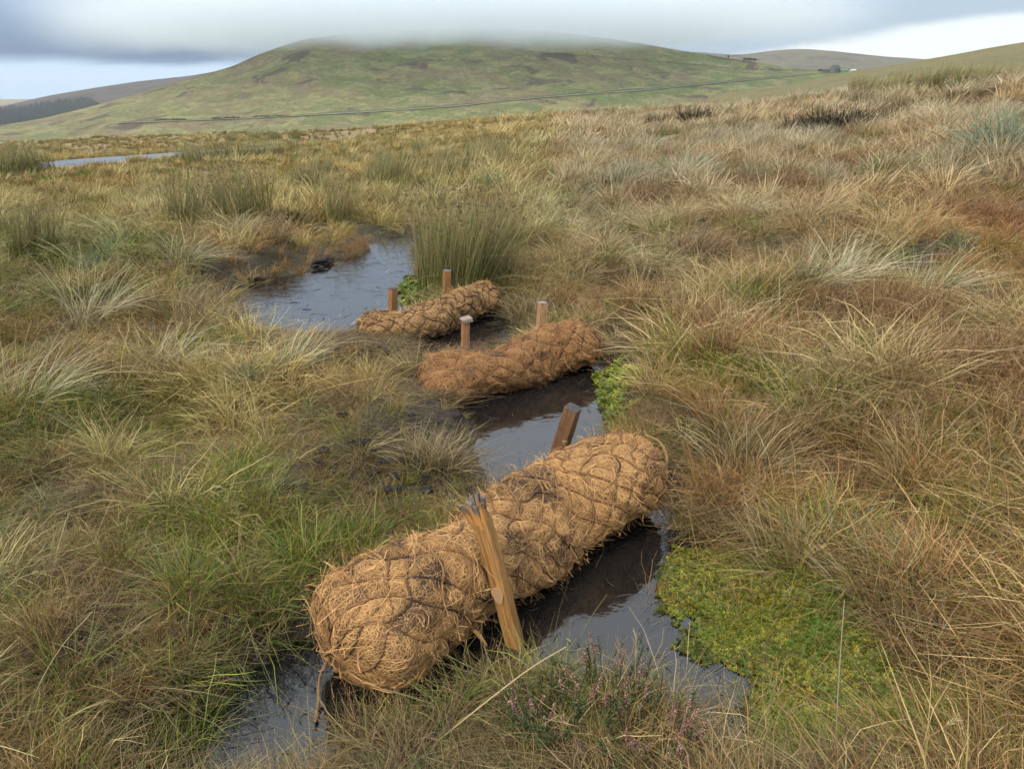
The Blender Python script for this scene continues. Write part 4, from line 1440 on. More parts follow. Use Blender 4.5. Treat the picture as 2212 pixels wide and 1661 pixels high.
grow('rush_clump', RUSH_BIG, 985, 616, 1.0, 'big tall rush clump behind the farthest coir log', 'rush', 0.3)
grow('rush_clump', RUSH, 1062, 612, 0.95, 'straw-coloured rush clump at the right of the big one', 'rush', 0.2)
grow('rush_clump', RUSH, 1068, 372, 1.25, 'lone dark green rush clump leaning right in the middle distance', 'rush', 0)
grow('rush_clump', RUSH, 735, 482, 1.0, 'upright rush clump just above the upper pool', 'rush', 1)
for k, (u, v, s) in enumerate([(395, 486, 0.95), (455, 490, 1.0), (510, 486, 1.05), (560, 478, 1.15)]):
    grow('rush_clump', RUSH, u, v, s, nth(k, 4) + ' of four dark rush clumps left of the upper pool', 'rush', k * 1.3, 'rushes in a row beyond the left bank')
for k, (u, v, s) in enumerate([(55, 555, 0.75), (100, 550, 0.8)]):
    grow('rush_clump', RUSH, u, v, s, ['sparse green rush clump at the left edge of the moor', 'greenish brown rush clump second from the left edge'][k], 'rush', k)
r = np.random.default_rng(5)
for k in range(34):
    u = r.uniform(640, 1110); v = r.uniform(318, 410) - (u - 640) * 0.03
    grow('rush_clump', RUSH_FAR, u, v, r.uniform(0.65, 0.95), 'soft grey-green rush clump in the wide stand beyond the upper pool', 'rush', r.uniform(-0.6, 0.6), 'rush stand beyond the pools')
for k in range(26):
    u = r.uniform(1840, 2230); v = np.interp(u, [1840, 2230], [205, 176]) + r.uniform(-4, 8)
    grow('rush_clump', RUSH_FAR, u, v, r.uniform(1.0, 1.5), 'olive rush clump on the right-hand skyline bending right', 'rush', r.uniform(-0.4, 0.4), 'rushes on the right skyline')
for k, (u, v) in enumerate([(500, 307), (545, 302), (562, 300), (580, 301), (598, 303), (640, 300)]):
    grow('rush_clump', RUSH_FAR, u, v, 1.5, nth(k, 6) + ' of six dark rush clumps on the skyline beyond the road', 'rush', k, 'rushes on the skyline by the road')
for k, (u, v) in enumerate([(5, 384), (25, 380), (48, 383), (70, 378), (92, 380), (15, 350), (60, 342), (120, 336), (400, 352), (425, 348), (450, 349), (478, 345), (505, 343), (535, 341), (565, 339), (600, 336), (425, 362), (640, 332)]):
    grow('rush_clump', RUSH_FAR, u, v, 1.7 if u < 100 else 1.2, 'low olive rush clump beside the road on the left', 'rush', k, 'rushes along the road verge')

for nm, fam, u, v, s, lab, yaw in [
    ('grass_tussock', PALE, 1815, 640, 1.25, 'bright pale straw tussock swept right on the right slope', 0.2),
    ('grass_tussock', PALE, 1750, 625, 0.9, 'thin pale tussock just left of the brightest tussock', 0.0),
    ('grass_tussock', PALE, 1990, 650, 0.9, 'wispy pale tussock right of the brightest tussock', 0.3),
    ('grass_tussock', PALE, 1600, 470, 0.9, 'pale tussock high on the right slope below the blue-green one', 0.1),
    ('grass_tussock', STRAW, 1290, 345, 1.3, 'long straw tussock bending right in the middle distance', 0.0),
    ('grass_tussock', STRAW, 1260, 455, 1.1, 'silvery straw tussock behind the big rush clump', 0.0),
    ('grass_tussock', BLUE, 1475, 388, 1.7, 'round blue-green tussock on the middle of the right slope', 0.0),
    ('grass_tussock', BLUE, 2150, 345, 2.3, 'large blue-green clump at the right edge of the slope', 0.0),
    ('grass_tussock', BLUE, 2200, 335, 2.3, 'blue-green clump cut by the right edge of the picture', 0.8),
    ('grass_tussock', BLUE, 230, 595, 0.8, 'flat pale blue-green tuft on the left beyond the bent tussock', 0.2),
    ('grass_tussock', BLUE, 545, 830, 0.55, 'small blue-green tuft on the left bank', 0.2),
    ('grass_tussock', PALE, 195, 700, 1.0, 'pale tussock blown over to the right on the left bank', -0.1),
    ('grass_tussock', STRAW, 395, 570, 1.0, 'straw tussock left of the upper pool', 0.1),
    ('grass_tussock', STRAW, 500, 520, 1.1, 'feathery straw tussock behind the muddy pool edge', 0.2),
    ('grass_tussock', RUSSET, 585, 520, 1.0, 'reddish brown tussock behind the muddy pool edge', 0.2),
    ('grass_tussock', FAWN, 455, 725, 1.0, 'bushy brown tussock at the left end of the upper pool', 0.2),
    ('grass_tussock', FAWN, 400, 700, 1.0, 'dull brown tussock beside the bushy one at the pool', 0.9),
    ('grass_tussock', RUSSET, 320, 840, 0.8, 'dark russet tussock in the middle of the left bank', 0.3),
    ('grass_tussock', RUSSET, 745, 880, 0.55, 'upright dark brown tussock left of the middle coir log', 0.5),
    ('grass_tussock', PALE, 350, 800, 0.75, 'fine pale tussock in the middle of the left bank', 0.1),
    ('grass_tussock', PALE, 625, 800, 0.65, 'fine pale tuft beside the blue-green tuft', 0.4),
    ('grass_tussock', PALE, 55, 880, 0.8, 'whitish tussock at the left edge of the bank', 0.2),
    ('grass_tussock', FAWN, 960, 1010, 0.6, 'grassy hump overhanging the pool behind the nearest log', 0.2),
    ('grass_tussock', FAWN, 910, 1000, 0.55, 'brown trampled tussock beside the grassy hump', 0.9),
    ('grass_tussock', RUSSET, 1500, 560, 1.2, 'wide russet tussock on the right slope', 0.2),
    ('grass_tussock', RUSSET, 1950, 960, 0.9, 'rusty matted tussock at the right of the near slope', 0.2),
    ('grass_tussock', FAWN, 1600, 1010, 0.9, 'fawn tussock right of the nearest log', 0.2),
    ('grass_tussock', FAWN, 1490, 1120, 0.55, 'fawn tussock drooping over the top of the star moss', 0.2),
    ('grass_tussock', RUSSET, 1570, 1150, 0.6, 'rusty tussock hanging over the upper edge of the star moss', 0.9),
    ('grass_tussock', FAWN, 1680, 1215, 0.7, 'dry tussock drooping over the middle of the moss edge', 2.2),
    ('grass_tussock', FAWN, 1900, 1310, 0.7, 'dry tussock at the right edge of the star moss', 3.0),
    ('grass_tussock', RUSSET, 2010, 1440, 0.65, 'rusty tussock by the lower right of the star moss', 1.0),
    ('grass_tussock', FAWN, 1140, 690, 0.8, 'drooping tussock at the end of the farthest log', 0.2),
    ('grass_tussock', GREENT, 420, 1290, 0.95, 'vivid green tuft on the left bank beside the nearest log', 0.2),
    ('grass_tussock', GREENT, 560, 1330, 0.95, 'vivid green tuft close to the left end of the nearest log', 1.2),
    ('grass_tussock', GREENT, 640, 1230, 0.9, 'vivid green tuft above the left end of the nearest log', 2.2),
    ('grass_tussock', GREENT, 790, 1170, 0.8, 'vivid green tuft behind the nearest log', 2.9),
    ('grass_tussock', GREENT, 860, 1120, 0.8, 'small vivid green tuft at the back of the nearest log', 0.9),
    ('grass_tussock', GREENT, 150, 1480, 0.9, 'broad green tuft in the lower left corner', 0.9),
    ('grass_tussock', GREENT, 400, 1640, 0.9, 'green tuft beside the outflow at the bottom', 1.9),
    ('grass_tussock', GREENT, 980, 1540, 0.7, 'green tuft in front of the nearest log', 1.9),
    ('heather_bush', HEATH, 1800, 286, 1.6, 'black heather clump added as the shadowed peat hag under the right hump', 0.4),  # this and the next two: dark clumps forming the shadowed peat hag
    ('heather_bush', HEATH, 1870, 280, 1.6, 'black heather clump added as the right side of the peat hag hollow', 0.1),
    ('heather_bush', HEATH, 1735, 292, 1.4, 'small dark heather clump added as the left side of the peat hag hollow', 0.1),
    ('heather_bush', HEATH, 1420, 276, 1.6, 'purple-brown heather bush in the distance above the blue-green tussock', 0.1),
    ('heather_bush', HEATH, 1500, 268, 1.8, 'wider purple-brown heather bush in the distance', 0.9),
    ('heather_bush', HEATH, 615, 488, 0.55, 'dark heather bush above the muddy pool edge', 0.9),
]:
    grow(nm, fam, u, v, s, lab, 'heather' if nm.startswith('heather') else 'tussock', yaw)
# ------------------------------------------------------------------ road across the moor on the left
def road_z(x, y):
    d = None
    return base_z(x, y)


def mat_road():
    m, nt, b = new_mat('asphalt')
    geo = N(nt, 'ShaderNodeNewGeometry')
    n = NOISE(nt, geo.outputs['Position'], 3, 5, 0.6)
    nt.links.new(MIX(nt, n, (0.055, 0.06, 0.068), (0.095, 0.10, 0.11)), b.inputs['Base Color'])
    b.inputs['Roughness'].default_value = 0.34
    b.inputs['Specular IOR Level'].default_value = 0.6
    return m


MAT_ROAD = mat_road()
MAT_LINE = plain('road_paint', (0.72, 0.72, 0.70), 0.6, 0.15, 2)


def near_strip(name, o0, o1, lift, mat, **props):
    C = ROADC
    T = np.gradient(C[:, :2], axis=0); T /= np.linalg.norm(T, axis=1, keepdims=True)
    S = np.stack([-T[:, 1], T[:, 0]], 1)
    ks = np.linspace(o0, o1, 3)
    V = np.stack([np.concatenate([C[:, :2] + S * k, C[:, 2:] + lift], 1) for k in ks], 1)
    n = len(C); idx = np.arange(n * 3).reshape(n, 3)
    Q = np.stack([idx[:-1, :-1], idx[1:, :-1], idx[1:, 1:], idx[:-1, 1:]], -1).reshape(-1, 4)
    return obj(name, fast_mesh(name, V.reshape(-1, 3), Q[:, ::-1], None, True), mat, **props)


near_strip('road', -1.9, 1.9, 0.06, MAT_ROAD, kind='structure', label='grey asphalt road crossing the moor at the left', category='road')
near_strip('road_marking', -1.72, -1.52, 0.066, MAT_LINE, kind='structure', label='white edge line along the near side of the road', category='road marking')

# ------------------------------------------------------------------ farm, trees and wood far away
def box_mesh(name, w, d, h):
    V = [(x * w / 2, y * d / 2, z * h) for z in (0, 1) for y in (-1, 1) for x in (-1, 1)]
    Q = [(0, 2, 3, 1), (4, 5, 7, 6), (0, 1, 5, 4), (2, 6, 7, 3), (0, 4, 6, 2), (1, 3, 7, 5)]
    return fast_mesh(name, V, Q)


def gable_mesh(name, w, d, h, over=0.4, th=0.25):
    w += over * 2; d += over * 2
    V = []
    for t in (0, th):
        V += [(-w / 2, -d / 2, t), (w / 2, -d / 2, t), (w / 2, 0, h + t), (-w / 2, 0, h + t), (-w / 2, d / 2, t), (w / 2, d / 2, t)]
    Q = [(0, 1, 2, 3), (3, 2, 5, 4), (6, 9, 8, 7), (9, 10, 11, 8), (0, 6, 7, 1), (4, 5, 11, 10), (0, 3, 9, 6), (3, 4, 10, 9), (1, 7, 8, 2), (2, 8, 11, 5)]
    return fast_mesh(name, V, Q)


def gable_wall(name, w, d, h, rise):
    V = [(-w / 2, -d / 2, -3), (w / 2, -d / 2, -3), (w / 2, d / 2, -3), (-w / 2, d / 2, -3), (-w / 2, -d / 2, h), (w / 2, -d / 2, h), (w / 2, d / 2, h), (-w / 2, d / 2, h),
         (-w / 2, 0, h + rise - 0.05), (w / 2, 0, h + rise - 0.05)]
    me = bpy.data.meshes.new(name)
    me.from_pydata(V, [], [(0, 1, 5, 4), (2, 3, 7, 6), (1, 2, 6, 9, 5), (3, 0, 4, 8, 7), (0, 3, 2, 1)])
    return me


M_SLATE = plain('slate', (0.06, 0.065, 0.08), 0.6, 0.2, 0.8)
M_STONE = plain('dark_stone', (0.16, 0.15, 0.14), 0.9, 0.3, 0.7)
M_WHITE = plain('white_render', (0.7, 0.7, 0.68), 0.8, 0.1, 0.4)
M_GREENSH = plain('green_sheet', (0.10, 0.26, 0.14), 0.6, 0.15, 0.5)
M_GLASS = plain('window_glass', (0.03, 0.035, 0.04), 0.15, 0.2, 1.0)


def house(name, u, v, w, d, h, rise, yaw, wallm, roofm, label, category, wins=3, chim=True):
    p = hit(u, v, HILL.z, 600, 2500, 1.002)
    if p is None:
        p = at_y(u, v, 1250)
    root = empty(name, tuple(p), label=label, category=category)
    root.rotation_euler = (0, 0, yaw)
    obj('wall', gable_wall('wall', w, d, h, rise), wallm, root)
    rf = obj('roof', gable_mesh('roof', w, d, rise), roofm, root); rf.location = (0, 0, h)
    if chim:
        c = obj('chimney', box_mesh('chimney', 0.9, 0.7, 1.8), wallm, rf); c.location = (w * 0.4, 0, rise - 0.5)
    for k in range(wins):
        wn = obj('window', box_mesh('window', 1.1, 0.12, 1.3), M_GLASS, root); wn.location = ((k - (wins - 1) / 2) * w / (wins + 0.5), -d / 2 - 0.03, h * 0.4)
    dr = obj('door', box_mesh('door', 1.2, 0.12, 2.1), M_GLASS, root); dr.location = (w * 0.36, -d / 2 - 0.03, 0)
    return root


house('farmhouse', 1803, 157, 15, 9, 6.0, 5.0, math.radians(35), M_STONE, M_SLATE, 'dark slate-roofed farmhouse on the saddle below the distant hill', 'house')
house('barn', 1784, 157.5, 13, 8, 3.0, 2.5, math.radians(10), M_STONE, M_SLATE, 'low dark barn just left of the farmhouse', 'barn', 0, False)
house('shed', 1822, 156.5, 11, 6, 2.6, 1.4, math.radians(-5), M_GREENSH, M_GREENSH, 'low green shed just right of the farmhouse', 'shed', 0, False)
house('shed', 1842, 156.5, 8, 6, 2.6, 1.5, math.radians(8), M_WHITE, M_WHITE, 'small white shed at the right end of the farm', 'shed', 1, False)
house('cottage', 1968, 151, 13, 7, 3.2, 3.4, math.radians(20), M_STONE, M_SLATE, 'dark cottage roof at the foot of the right-hand slope', 'house', 2, True)


def tree_meshes(seed, h=7, dark=(0.03, 0.045, 0.02)):
    r = np.random.default_rng(seed)
    n = 260
    cen = r.normal(0, 1, (9, 3)) * np.array([0.28, 0.28, 0.16]) * h + np.array([0, 0, 0.62 * h])
    p = cen[r.integers(0, 9, n)] + r.normal(0, 0.11 * h, (n, 3))
    a = r.normal(0, 1, (n, 3)); a /= np.linalg.norm(a, axis=1, keepdims=True)
    b = np.cross(a, r.normal(0, 1, (n, 3))); b /= np.linalg.norm(b, axis=1, keepdims=True)
    s = (r.uniform(0.25, 0.5, n) * h / 7)[:, None]
    V = np.stack([p - a * s, p + b * s, p + a * s, p - b * s], 1).reshape(-1, 3)
    C = np.repeat(np.array(dark) * r.uniform(0.6, 1.6, (n, 1)), 4, 0)
    crown = fast_mesh('crown', V, np.arange(n * 4).reshape(n, 4), C); crown.materials.append(MAT_PLANT)
    P = np.array([[[0, 0, -1.0], [0.1, 0, 0.3 * h], [0.0, 0.2, 0.75 * h]], [[0, 0, 0.25 * h], [0.15 * h, 0, 0.45 * h], [0.22 * h, 0.05 * h, 0.65 * h]], [[0, 0, 0.3 * h], [-0.12 * h, 0.05, 0.5 * h], [-0.2 * h, 0, 0.7 * h]]])
    v, q, c = tubes(P, np.array([[0.25, 0.2, 0.06], [0.12, 0.08, 0.04], [0.12, 0.08, 0.04]]), np.full(P.shape, 0.05), 6)
    trunk = fast_mesh('trunk', v, q, c); trunk.materials.append(MAT_PLANT)
    return trunk, crown


TREES = [tree_meshes(i) for i in range(3)]
SHRUB = [tree_meshes(10 + i, 3.0, (0.035, 0.045, 0.02)) for i in range(2)]


def far_tree(name, fam, u, v, s, label, cat, group, fn=None):
    p = hit(u, v, fn or HILL.z, 200, 2600, 1.002)
    if p is None:
        return
    t, c = fam[int(u * 7) % len(fam)]
    root = empty(name, tuple(p), label=label, category=cat, group=group)
    root.scale = (s * 1.25, s * 1.25, s); root.rotation_euler = (0, 0, u)
    obj('trunk', t, None, root); obj('crown', c, None, root)


for k, (u, v, s) in enumerate([(1606, 133, .75), (1611, 133, .85), (1616, 133.5, .8), (1621, 134, .9), (1626, 134.5, 1.0), (1630, 135, .9)]):
    far_tree('shelterbelt_tree', TREES, u, v, s, nth(k, 6) + ' dark tree of the shelterbelt on the right shoulder of the hill', 'tree', 'trees of the shelterbelt')
far_tree('lone_tree', TREES, 1573, 127.5, 0.8, 'lone small tree on the hill shoulder left of the shelterbelt', 'tree', 'lone trees')
for k, (u, v, s) in enumerate([(1769, 157, .8), (1776, 157, .7), (1813, 159, .5), (1850, 158, .6)]):
    far_tree('farm_tree', TREES, u, v, s, nth(k, 4) + ' of four small dark trees beside the farm buildings', 'tree', 'trees at the farm')
for k, (u, v, s) in enumerate([(1948, 150, .8), (1953, 150, .7), (1976, 149, .8), (1980, 150, .6)]):
    far_tree('cottage_tree', TREES, u, v, s, nth(k, 4) + ' of four small dark trees by the cottage under the right-hand slope', 'tree', 'trees at the cottage')
r = np.random.default_rng(9)
for side, (a, b, v0, v1) in zip(('leftmost', 'middle', 'right-hand'), [(338, 402, 263.5, 263), (462, 520, 260, 258.5), (548, 628, 256.5, 254)]):
    for u in np.arange(a, b, 6.0):
        far_tree('road_shrub', SHRUB, u, np.interp(u, [a, b], [v0, v1]) - 1.2 + r.uniform(-.6, .6), r.uniform(0.8, 1.3),
                 'dark shrub in the %s of three thickets along the hill road' % side, 'shrub', 'shrubs of the %s thicket on the hill road' % side)


def build_wood():
    poly = [(-80, 250), (0, 238), (60, 232), (120, 222), (185, 214), (205, 222), (222, 236), (205, 248), (120, 268), (0, 285), (-80, 290)]
    r = np.random.default_rng(12)
    u = r.uniform(-80, 225, 3600); v = r.uniform(212, 285, 3600)
    k = poly_sdf(u, v, poly) < 0
    pts = [hit(a, b, LRIDGE.z, 2000, 5000, 1.004) for a, b in zip(u[k], v[k])]
    pts = np.array([p for p in pts if p is not None])
    n = len(pts); m = 6
    ang = np.arange(m) * 2 * np.pi / m
    h = r.uniform(10, 19, n); rad = h * r.uniform(0.22, 0.32, n)
    ring = np.stack([pts[:, None, 0] + rad[:, None] * np.cos(ang), pts[:, None, 1] + rad[:, None] * np.sin(ang), np.repeat(pts[:, 2:3], m, 1)], -1)
    tip = pts + np.stack([np.zeros(n), np.zeros(n), h], 1)
    V = np.concatenate([ring.reshape(-1, 3), tip])
    idx = np.arange(n * m).reshape(n, m)
    T = np.stack([idx, np.roll(idx, -1, 1), np.repeat((n * m + np.arange(n))[:, None], m, 1)], -1).reshape(-1, 3)
    C = np.concatenate([np.repeat(np.array([[0.02, 0.032, 0.022]]) * r.uniform(0.7, 1.3, (n, 1)), m, 0), np.full((n, 3), 0.03)])
    obj('conifer_wood', fast_mesh('conifer_wood', V, None, C, False, T), MAT_PLANT, kind='stuff', label='dark conifer plantation on the far slope at the left edge', category='wood')


build_wood()

# ------------------------------------------------------------------ wet details in the gully
def clod_mesh(seed):
    import bmesh
    bm = bmesh.new(); bmesh.ops.create_icosphere(bm, subdivisions=2, radius=1.0)
    r = np.random.default_rng(seed)
    ph = r.uniform(0, 6, 6)
    for v in bm.verts:
        c = v.co
        k = 1 + 0.28 * math.sin(3 * c.x + ph[0]) * math.sin(2.4 * c.y + ph[1]) + 0.2 * math.sin(5 * c.z + ph[2] + 3 * c.x) + 0.10 * r.normal()
        v.co = (c.x * k * 1.25, c.y * k, c.z * k * 0.7)
    me = bpy.data.meshes.new('peat_clod'); bm.to_mesh(me); bm.free()
    return me


MAT_CLOD = plain('wet_peat', (0.012, 0.009, 0.008), 0.6, 0.5, 60, 0.6, 0.25)
CLODS = [clod_mesh(i) for i in range(4)]
r = np.random.default_rng(77)
clod_px = [(740, 905), (760, 965), (790, 960), (805, 985), (690, 1010), (725, 1025), (835, 1005), (880, 985), (905, 975), (930, 955), (855, 1040), (870, 1030),
           (895, 1025), (915, 1045), (940, 1010), (945, 920), (975, 930), (800, 1075), (840, 1068), (770, 1062), (660, 1065), (620, 1060), (725, 1070), (860, 1065),
           (965, 975), (890, 905), (990, 905), (790, 760), (805, 765), (820, 758), (835, 770), (870, 1000), (925, 1070), (905, 1000), (815, 1025), (700, 985)]
for u, v in clod_px:
    p = gp(u, v)
    s = r.uniform(0.012, 0.026)
    o = obj('peat_clod', CLODS[r.integers(0, 4)], MAT_CLOD, label='small black peat clod on the trampled bank between the near and middle logs', category='peat clod', group='peat clods on the left bank')
    o.location = (p[0], p[1], p[2] + s * 0.4 + 0.015); o.scale = (s, s, s * 0.7); o.rotation_euler = (0, 0, r.uniform(0, 6))
for k, (u, v, s) in enumerate([(548, 606, 0.035), (560, 604, 0.03), (680, 578, 0.03), (695, 570, 0.05), (712, 562, 0.035), (735, 566, 0.03)]):
    p = gp(u, v)
    o = obj('peat_clod', CLODS[int(u) % 4], MAT_CLOD, label=nth(k, 6) + ' of six black peat lumps behind the upper pool', category='peat clod', group='peat lumps on the upper pool rim')
    o.location = (p[0], p[1], p[2] + s * 0.3); o.scale = (s * 1.4, s, s); o.rotation_euler = (0, 0, u)


def build_debris():
    r = np.random.default_rng(21)
    x = r.uniform(-2.6, 1.4, 60000); y = r.uniform(0.9, 8.6, 60000)
    d = pool_sdf(x, y)
    inside = (d < 0.02) & (ground_z(x, y, d) < 0.004)
    edge = np.exp(-np.clip(-d, 0, 1) / 0.07)
    patch = sstep(fbm(x * 3, y * 3, 44), 0.48, 0.66)
    k = inside & (r.random(len(x)) < 0.10 * edge + 0.20 * patch * (0.25 + edge) + 0.012) & (log_dist(x, y) > -0.02)
    x, y = x[k], y[k]
    n = len(x)
    K = 5; s = np.linspace(-0.5, 0.5, K)
    L = r.uniform(0.02, 0.10, n) * np.where(y > 4.5, 1.7, 1); a = r.uniform(0, np.pi, n); cv = r.normal(0, 0.9, n)
    ang = a[:, None] + cv[:, None] * s[None]
    px = x[:, None] + np.cumsum(np.cos(ang), 1) * L[:, None] / K; py = y[:, None] + np.cumsum(np.sin(ang), 1) * L[:, None] / K
    z = np.full((n, K), 0.002) + r.uniform(0.0005, 0.004, n)[:, None] + (s[None] + 0.5) ** 2 * (r.random(n) < 0.15)[:, None] * 0.03
    W = np.full((n, K), 0.0009) * r.uniform(0.6, 2.2, n)[:, None] * np.where(y > 4.5, 1.5, 1)[:, None] * np.array([[.5, 1, 1, .9, .3]])
    pal = np.array([[0.02, 0.017, 0.014], [0.035, 0.03, 0.015], [0.06, 0.045, 0.025], [0.03, 0.04, 0.014], [0.30, 0.23, 0.12]])
    ch = r.choice(5, n, p=[.38, .26, .2, .12, .04])
    C = np.repeat(pal[ch][:, None], K, 1) * r.uniform(0.7, 1.3, (n, 1, 1))
    v, q, c = ribbons(np.stack([px, py, z], -1), W, C, ref=np.array([0, 0, 1.0]) + r.normal(0, 0.25, (n, 1, 3)))
    obj('floating_debris', fast_mesh('floating_debris', v, q, c), MAT_PEATBIT, kind='stuff', label='dead stems and peat scraps floating on the gully pools', category='debris')


build_debris()

# ------------------------------------------------------------------ heather in the foreground
def heather_plant(u, v, label, nsp, spread, seed, hgt=0.17):
    p = gp(u, v)
    r = np.random.default_rng(seed)
    root = empty('heather', tuple(p), label=label, category='heather')
    # woody stems with tiny scale leaves
    n = 42
    az = r.uniform(0, 2 * np.pi, n); b = spread * np.sqrt(r.random(n))
    base = np.stack([b * np.cos(az), b * np.sin(az) * 0.8, np.zeros(n)], 1)
    h = hgt * r.uniform(0.5, 1.0, n)
    top = base + np.stack([np.cos(az) * h * 0.35, np.sin(az) * h * 0.35, h], 1) + r.normal(0, 0.012, (n, 3))
    s = np.linspace(0, 1, 5)[None, :, None]
    P = base[:, None] * (1 - s) + top[:, None] * s
    v1 = ribbons(P, np.full((n, 5), 0.0012), np.full((n, 5, 3), 1.0) * np.array([0.05, 0.03, 0.02]))
    m = 26
    t = r.uniform(0.15, 1.0, (n, m))
    q0 = base[:, None] * (1 - t[..., None]) + top[:, None] * t[..., None]
    dv = r.normal(0, 1, (n, m, 3)); dv[..., 2] = np.abs(dv[..., 2]) * 0.8
    dv /= np.linalg.norm(dv, axis=2, keepdims=True)
    s3 = np.linspace(0, 1, 3)[None, :, None]
    q0 = q0.reshape(-1, 1, 3); dv = dv.reshape(-1, 1, 3)
    Pl = q0 + dv * s3 * r.uniform(0.008, 0.020, (n * m, 1, 1))
    Cl = np.array([0.05, 0.07, 0.02]) * r.uniform(0.5, 1.7, (n * m, 1, 1)) * np.ones((1, 3, 1))
    v2 = ribbons(Pl, np.full((n * m, 3), 0.0011) * np.array([[0.8, 1.2, 0.3]]), Cl)
    V, Q, C = cat(v1, v2)
    obj('foliage', fast_mesh('foliage', V, Q, C), MAT_PLANT, root)
    for i in range(nsp):
        a = r.uniform(0, 2 * np.pi); b = spread * 1.15 * math.sqrt(r.random())
        x0, y0 = b * math.cos(a), b * math.sin(a) * 0.8
        hh = hgt * r.uniform(0.65, 1.25)
        lean = np.array([0.25 * math.cos(a), 0.25 * math.sin(a), 1.0]) + r.normal(0, 0.22, 3); lean /= np.linalg.norm(lean)
        L = r.uniform(0.030, 0.065)
        st = np.array([x0, y0, hh * 0.55])
        nb = int(L / 0.0022)
        tt = np.linspace(0, 1, nb)
        ang = np.arange(nb) * 2.4
        A = np.cross(lean, [1, 0, 0]); A /= np.linalg.norm(A); B = np.cross(lean, A)
        rr = 0.0042 * (1 - 0.45 * tt)
        cen = st + lean * (tt * L)[:, None] + rr[:, None] * (np.cos(ang)[:, None] * A + np.sin(ang)[:, None] * B)
        sz = 0.0024
        octa = np.array([[1, 0, 0], [0, 1, 0], [-1, 0, 0], [0, -1, 0], [0, 0, 1.3], [0, 0, -1.3]]) * sz
        VV = (cen[:, None] + octa[None]).reshape(-1, 3)
        f = np.array([[0, 1, 4], [1, 2, 4], [2, 3, 4], [3, 0, 4], [1, 0, 5], [2, 1, 5], [3, 2, 5], [0, 3, 5]])
        T = (f[None] + (np.arange(nb) * 6)[:, None, None]).reshape(-1, 3)
        pal = np.array([[0.26, 0.12, 0.10], [0.36, 0.20, 0.15], [0.50, 0.36, 0.26], [0.20, 0.09, 0.10]])
        cc = np.repeat(pal[r.choice(4, nb, p=[.4, .3, .15, .15])], 6, 0)
        stem = tubes(np.array([[[x0 * 0.8, y0 * 0.8, 0.0], list(st * [0.95, 0.95, 0.6]), list(st), list(st + lean * L)]]), np.array([[0.0012, 0.001, 0.001, 0.0005]]), np.full((1, 4, 3), 0.05), 4)
        o0 = len(VV)
        me = fast_mesh('flower_spike', np.concatenate([VV, stem[0]]), stem[1] + o0, np.concatenate([cc, stem[2]]), False, T)
        obj('flower_spike', me, MAT_PLANT, root)
    return root


heather_plant(1310, 1530, 'heather plant with faded pink flower spikes below the lower pool', 22, 0.10, 1, 0.15)
heather_plant(1400, 1640, 'heather plant with dusky flower spikes at the bottom edge', 20, 0.10, 2, 0.15)
heather_plant(1180, 1590, 'small sparsely flowering heather at the bottom centre', 8, 0.07, 3, 0.13)

# ------------------------------------------------------------------ single dry stalks
def stalk(pts, r0, col, label, head=False, seed=0):
    P, L = catmull(pts, 14)
    loc = P[0].copy()
    rr = np.linspace(r0, r0 * 0.45, 14)
    g = np.linspace(0, 1, 14)[:, None]
    C = np.array(col) * (0.75 + 0.35 * g)
    v, q, c = tubes((P - loc)[None], rr[None], C[None], 5)
    root = empty('dry_stalk', tuple(loc), label=label, category='grass stalk')
    obj('stem', fast_mesh('stem', v, q, c, True), MAT_PLANT, root)
    if head:
        r = np.random.default_rng(seed)
        n = 26
        t = r.uniform(0.72, 1.0, n)
        p = np.stack([np.interp(t, np.linspace(0, 1, 14), (P - loc)[:, k]) for k in range(3)], 1)
        T = P[-1] - P[-3]; T /= np.linalg.norm(T)
        dv = T + r.normal(0, 0.35, (n, 3)); dv /= np.linalg.norm(dv, axis=1, keepdims=True)
        s = np.linspace(0, 1, 4)[None, :, None]
        PP = p[:, None] + dv[:, None] * s * r.uniform(0.012, 0.03, (n, 1, 1))
        obj('seed_head', fast_mesh('seed_head', *ribbons(PP, np.full((n, 4), 0.0012) * np.array([[.5, 1, 1, .2]]), np.broadcast_to(np.array(col), (n, 4, 3)) * r.uniform(0.6, 1.1, (n, 1, 1)))), MAT_PLANT, root)


def up(u, v, y):
    return at_y(u, v, y)


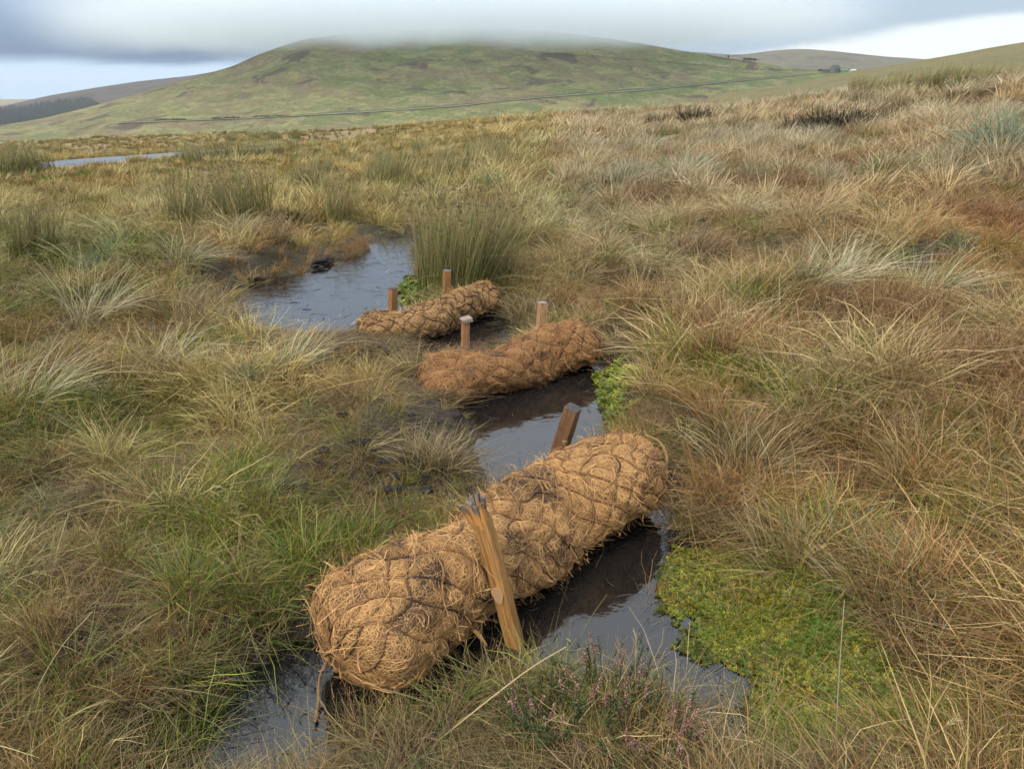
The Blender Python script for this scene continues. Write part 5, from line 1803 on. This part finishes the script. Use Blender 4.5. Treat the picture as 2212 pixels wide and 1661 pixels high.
yb = gp(960, 1590)[1]
stalk([gp(945, 1600), up(1070, 1500, yb + 0.02), up(1150, 1440, yb + 0.06), up(1222, 1397, yb + 0.10)], 0.0022, (0.55, 0.40, 0.20), 'thick pale straw stalk slanting over the grass below the nearest log')
y2 = gp(1820, 1640)[1]
stalk([gp(1806, 1650), up(1808, 1540, y2 + 0.02), up(1815, 1420, y2 + 0.04), up(1824, 1295, y2 + 0.05)], 0.0020, (0.42, 0.36, 0.24), 'tall upright grey straw stalk over the moss at the lower right')
y3 = gp(1930, 1650)[1]
stalk([gp(1915, 1655), up(1960, 1620, y3 + 0.02), up(2010, 1590, y3 + 0.02), up(2062, 1555, y3 + 0.02)], 0.0018, (0.55, 0.45, 0.24), 'straw stalk with a feathery seed head at the lower right corner', True, 4)
y4 = gp(1225, 1440)[1]
stalk([gp(1222, 1445), up(1245, 1390, y4), up(1275, 1335, y4 + 0.02), up(1312, 1282, y4 + 0.03)], 0.0013, (0.26, 0.26, 0.08), 'thin green stem leaning over the lower pool')
y5 = gp(1460, 1560)[1]
stalk([gp(1440, 1570), up(1470, 1510, y5), up(1500, 1450, y5), up(1530, 1390, y5 + 0.02)], 0.0013, (0.30, 0.24, 0.09), 'greenish stem rising from the right end of the lower pool')
stalk([gp(1375, 1540), up(1374, 1480, gp(1375, 1540)[1]), up(1372, 1420, gp(1375, 1540)[1]), up(1375, 1375, gp(1375, 1540)[1])], 0.0011, (0.45, 0.38, 0.2), 'thin upright seeding stalk in front of the lower pool', True, 6)
y6 = gp(60, 1600)[1]
stalk([gp(50, 1590), up(75, 1500, y6 + 0.03), up(130, 1400, y6 + 0.06), up(200, 1320, y6 + 0.1)], 0.0013, (0.55, 0.45, 0.25), 'long pale stalk arching over the lower left corner')
y7 = gp(2060, 1180)[1]
stalk([gp(2040, 1200), up(2100, 1120, y7), up(2140, 1010, y7 + 0.05), up(2125, 880, y7 + 0.1)], 0.0013, (0.40, 0.30, 0.18), 'tall dry stalk near the right edge above the moss')

# ------------------------------------------------------------------ moorland air
def build_haze():
    x = 8700; z0, z1 = -112, 135
    V = [(a * x, b * x, z) for z in (z0, z1) for b in (-1, 1) for a in (-1, 1)]
    Q = [(0, 2, 3, 1), (4, 5, 7, 6), (0, 1, 5, 4), (2, 6, 7, 3), (0, 4, 6, 2), (1, 3, 7, 5)]
    m = bpy.data.materials.new('haze'); m.use_nodes = True
    nt = m.node_tree; nt.nodes.clear()
    out = N(nt, 'ShaderNodeOutputMaterial')
    pv = N(nt, 'ShaderNodeVolumePrincipled')
    pv.inputs['Color'].default_value = (0.80, 0.90, 1.0, 1)
    pv.inputs['Density'].default_value = 0.00005
    nt.links.new(pv.outputs[0], out.inputs['Volume'])
    obj('haze', fast_mesh('haze', V, Q), m, kind='stuff', label='thin bluish haze in the damp air', category='haze')


build_haze()
